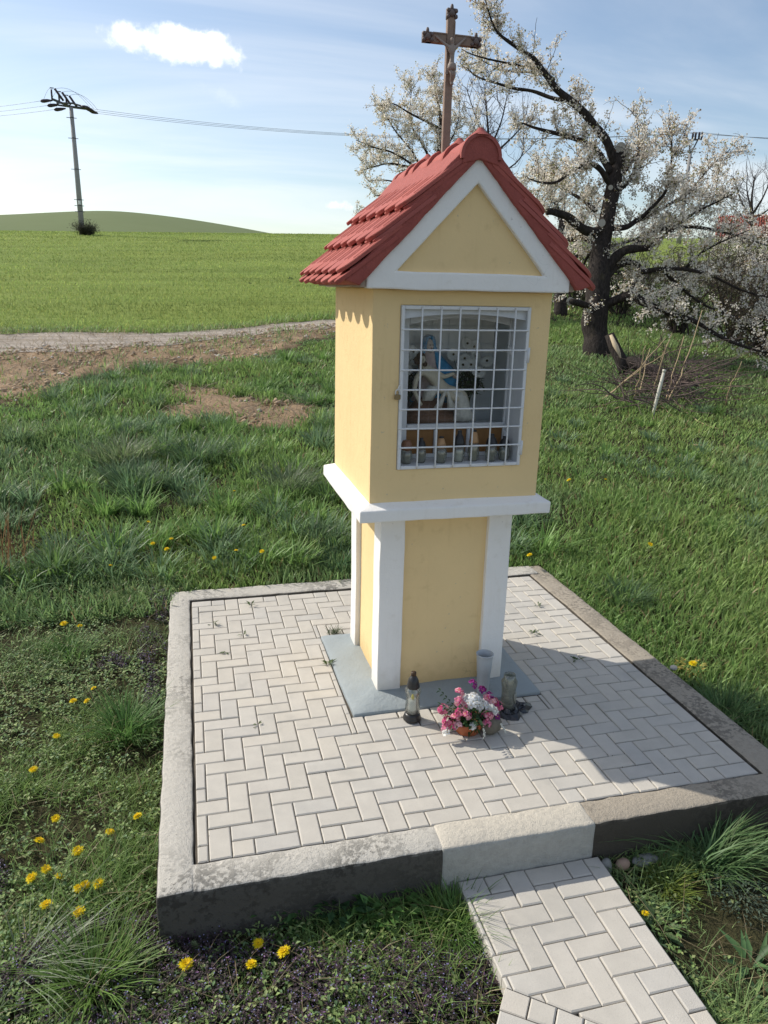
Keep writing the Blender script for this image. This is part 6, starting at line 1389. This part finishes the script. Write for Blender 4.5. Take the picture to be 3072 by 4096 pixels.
tag(put('joint_moss', tri_mesh('joint_moss', *g), M_leaf), 'moss crumbs in the paving joints', 'moss', kind='stuff')
# ------------------------------------------------------------------ dandelions
def dandelion(V, size, label, grp, h=None):
    u, v_ = VP(V); p = ground_hit(u, v_); dist = np.linalg.norm(p-CAM); h = h or .05
    d = CAM-p; d /= np.linalg.norm(d); q_ = p+d*h/d[2]; b = np.array([q_[0], q_[1], float(T(q_[0], q_[1]))])
    root = empty('dandelion', tuple(b), 0, label, 'dandelion', grp); hh = q_[2]-b[2]
    o = put('flower_head', dmesh, None, root, loc=(0, 0, hh), rot=(random.uniform(-.3, .5), random.uniform(-.35, .35), random.uniform(0, 6))); o.scale = (size*1.3,)*3
    if dist < 6: obj('stalk', MB().tube([(0, 0, -.01), (random.uniform(-.006, .006), 0, hh*.5), (0, 0, hh)], .0019, 5, (.12, .16, .06)), M_leaf, root)
mb = MB(); r = np.random.default_rng(2)
for ring, (np_, r0_, rl, tl) in enumerate(((22, .004, .021, .05), (18, .003, .017, .45), (12, .001, .011, .9))):
    for k in range(np_):
        a = 2*math.pi*k/np_+r.uniform(-.1, .1); l = rl*r.uniform(.85, 1.1); c_, s_ = math.cos(a), math.sin(a); w_ = .0026; zt = l*math.sin(tl)*.6+.002*ring
        mb.add([(c_*r0_, s_*r0_, .002*ring), (c_*l*.6-s_*w_, s_*l*.6+c_*w_, zt*.7+.001*ring), (c_*l, s_*l, zt), (c_*l*.6+s_*w_, s_*l*.6-c_*w_, zt*.7+.001*ring)], [(0, 3, 2, 1)], np.array([.82, .66, .018])*r.uniform(.85, 1.1) if ring < 2 else np.array([.80, .56, .014])*r.uniform(.9, 1.1))
mb.lathe([(.002, -.012), (.006, -.008), (.005, 0)], 8, col=(.06, .10, .03)); dmesh = mb.mesh('flower_head'); dmesh.materials.append(M_flow)
ORD = ['leftmost', 'second from left', 'third from left', 'fourth from left', 'fifth from left', 'sixth from left', 'seventh from left', 'eighth from left', 'ninth from left', 'tenth from left']
def dgroup(pts, size, text, grp, h=.075):
    for k, V in enumerate(sorted(pts)): dandelion(V, size*random.uniform(.85, 1.12), ('%s of the dandelions %s' % (ORD[k], text)) if len(pts) > 1 else 'dandelion '+text, grp, h)
dgroup([(138, 1347), (172, 1352)], .95, 'level with the back of the platform at left', 'dandelions left of the platform')
dgroup([(202, 1487), (188, 1514), (158, 1514)], .85, 'beside the tall dark tussock at left', 'dandelions left of the platform')
dgroup([(122, 1590), (72, 1662)], .95, 'in the weeds below the tall tussock', 'dandelions left of the platform')
dgroup([(120, 1768), (85, 1816), (168, 1838), (237, 1797), (297, 1763)], 1.0, 'in the open row left of the front kerb corner', 'dandelions left of the platform')
dgroup([(100, 1878), (68, 1896), (128, 1893), (170, 1919), (184, 1911), (212, 1909)], 1.05, 'in the dense lower left cluster', 'dandelions left of the platform')
dgroup([(100, 1954), (170, 1970)], 1.1, 'just above the purple dead-nettle at lower left', 'dandelions left of the platform')
dgroup([(402, 2083), (543, 2083), (558, 2038), (613, 2056)], 1.1, 'in front of the front left kerb', 'dandelions before the kerb')
dgroup([(239, 1222), (321, 1128), (330, 1174), (360, 1186), (370, 1164), (463, 1205), (506, 1061), (510, 1189), (526, 1135), (566, 1191)], .9, 'in the long grass behind the platform', 'dandelions behind the platform', .19)
dgroup([(1144, 1199), (1229, 1037), (1308, 1036), (1405, 1176), (1497, 1433)], 1.1, 'in the meadow right of the shrine', 'dandelions right of the shrine', .14)
dgroup([(1394, 1973)], .8, 'beside the path below the step on the right', 'dandelions right of the path')
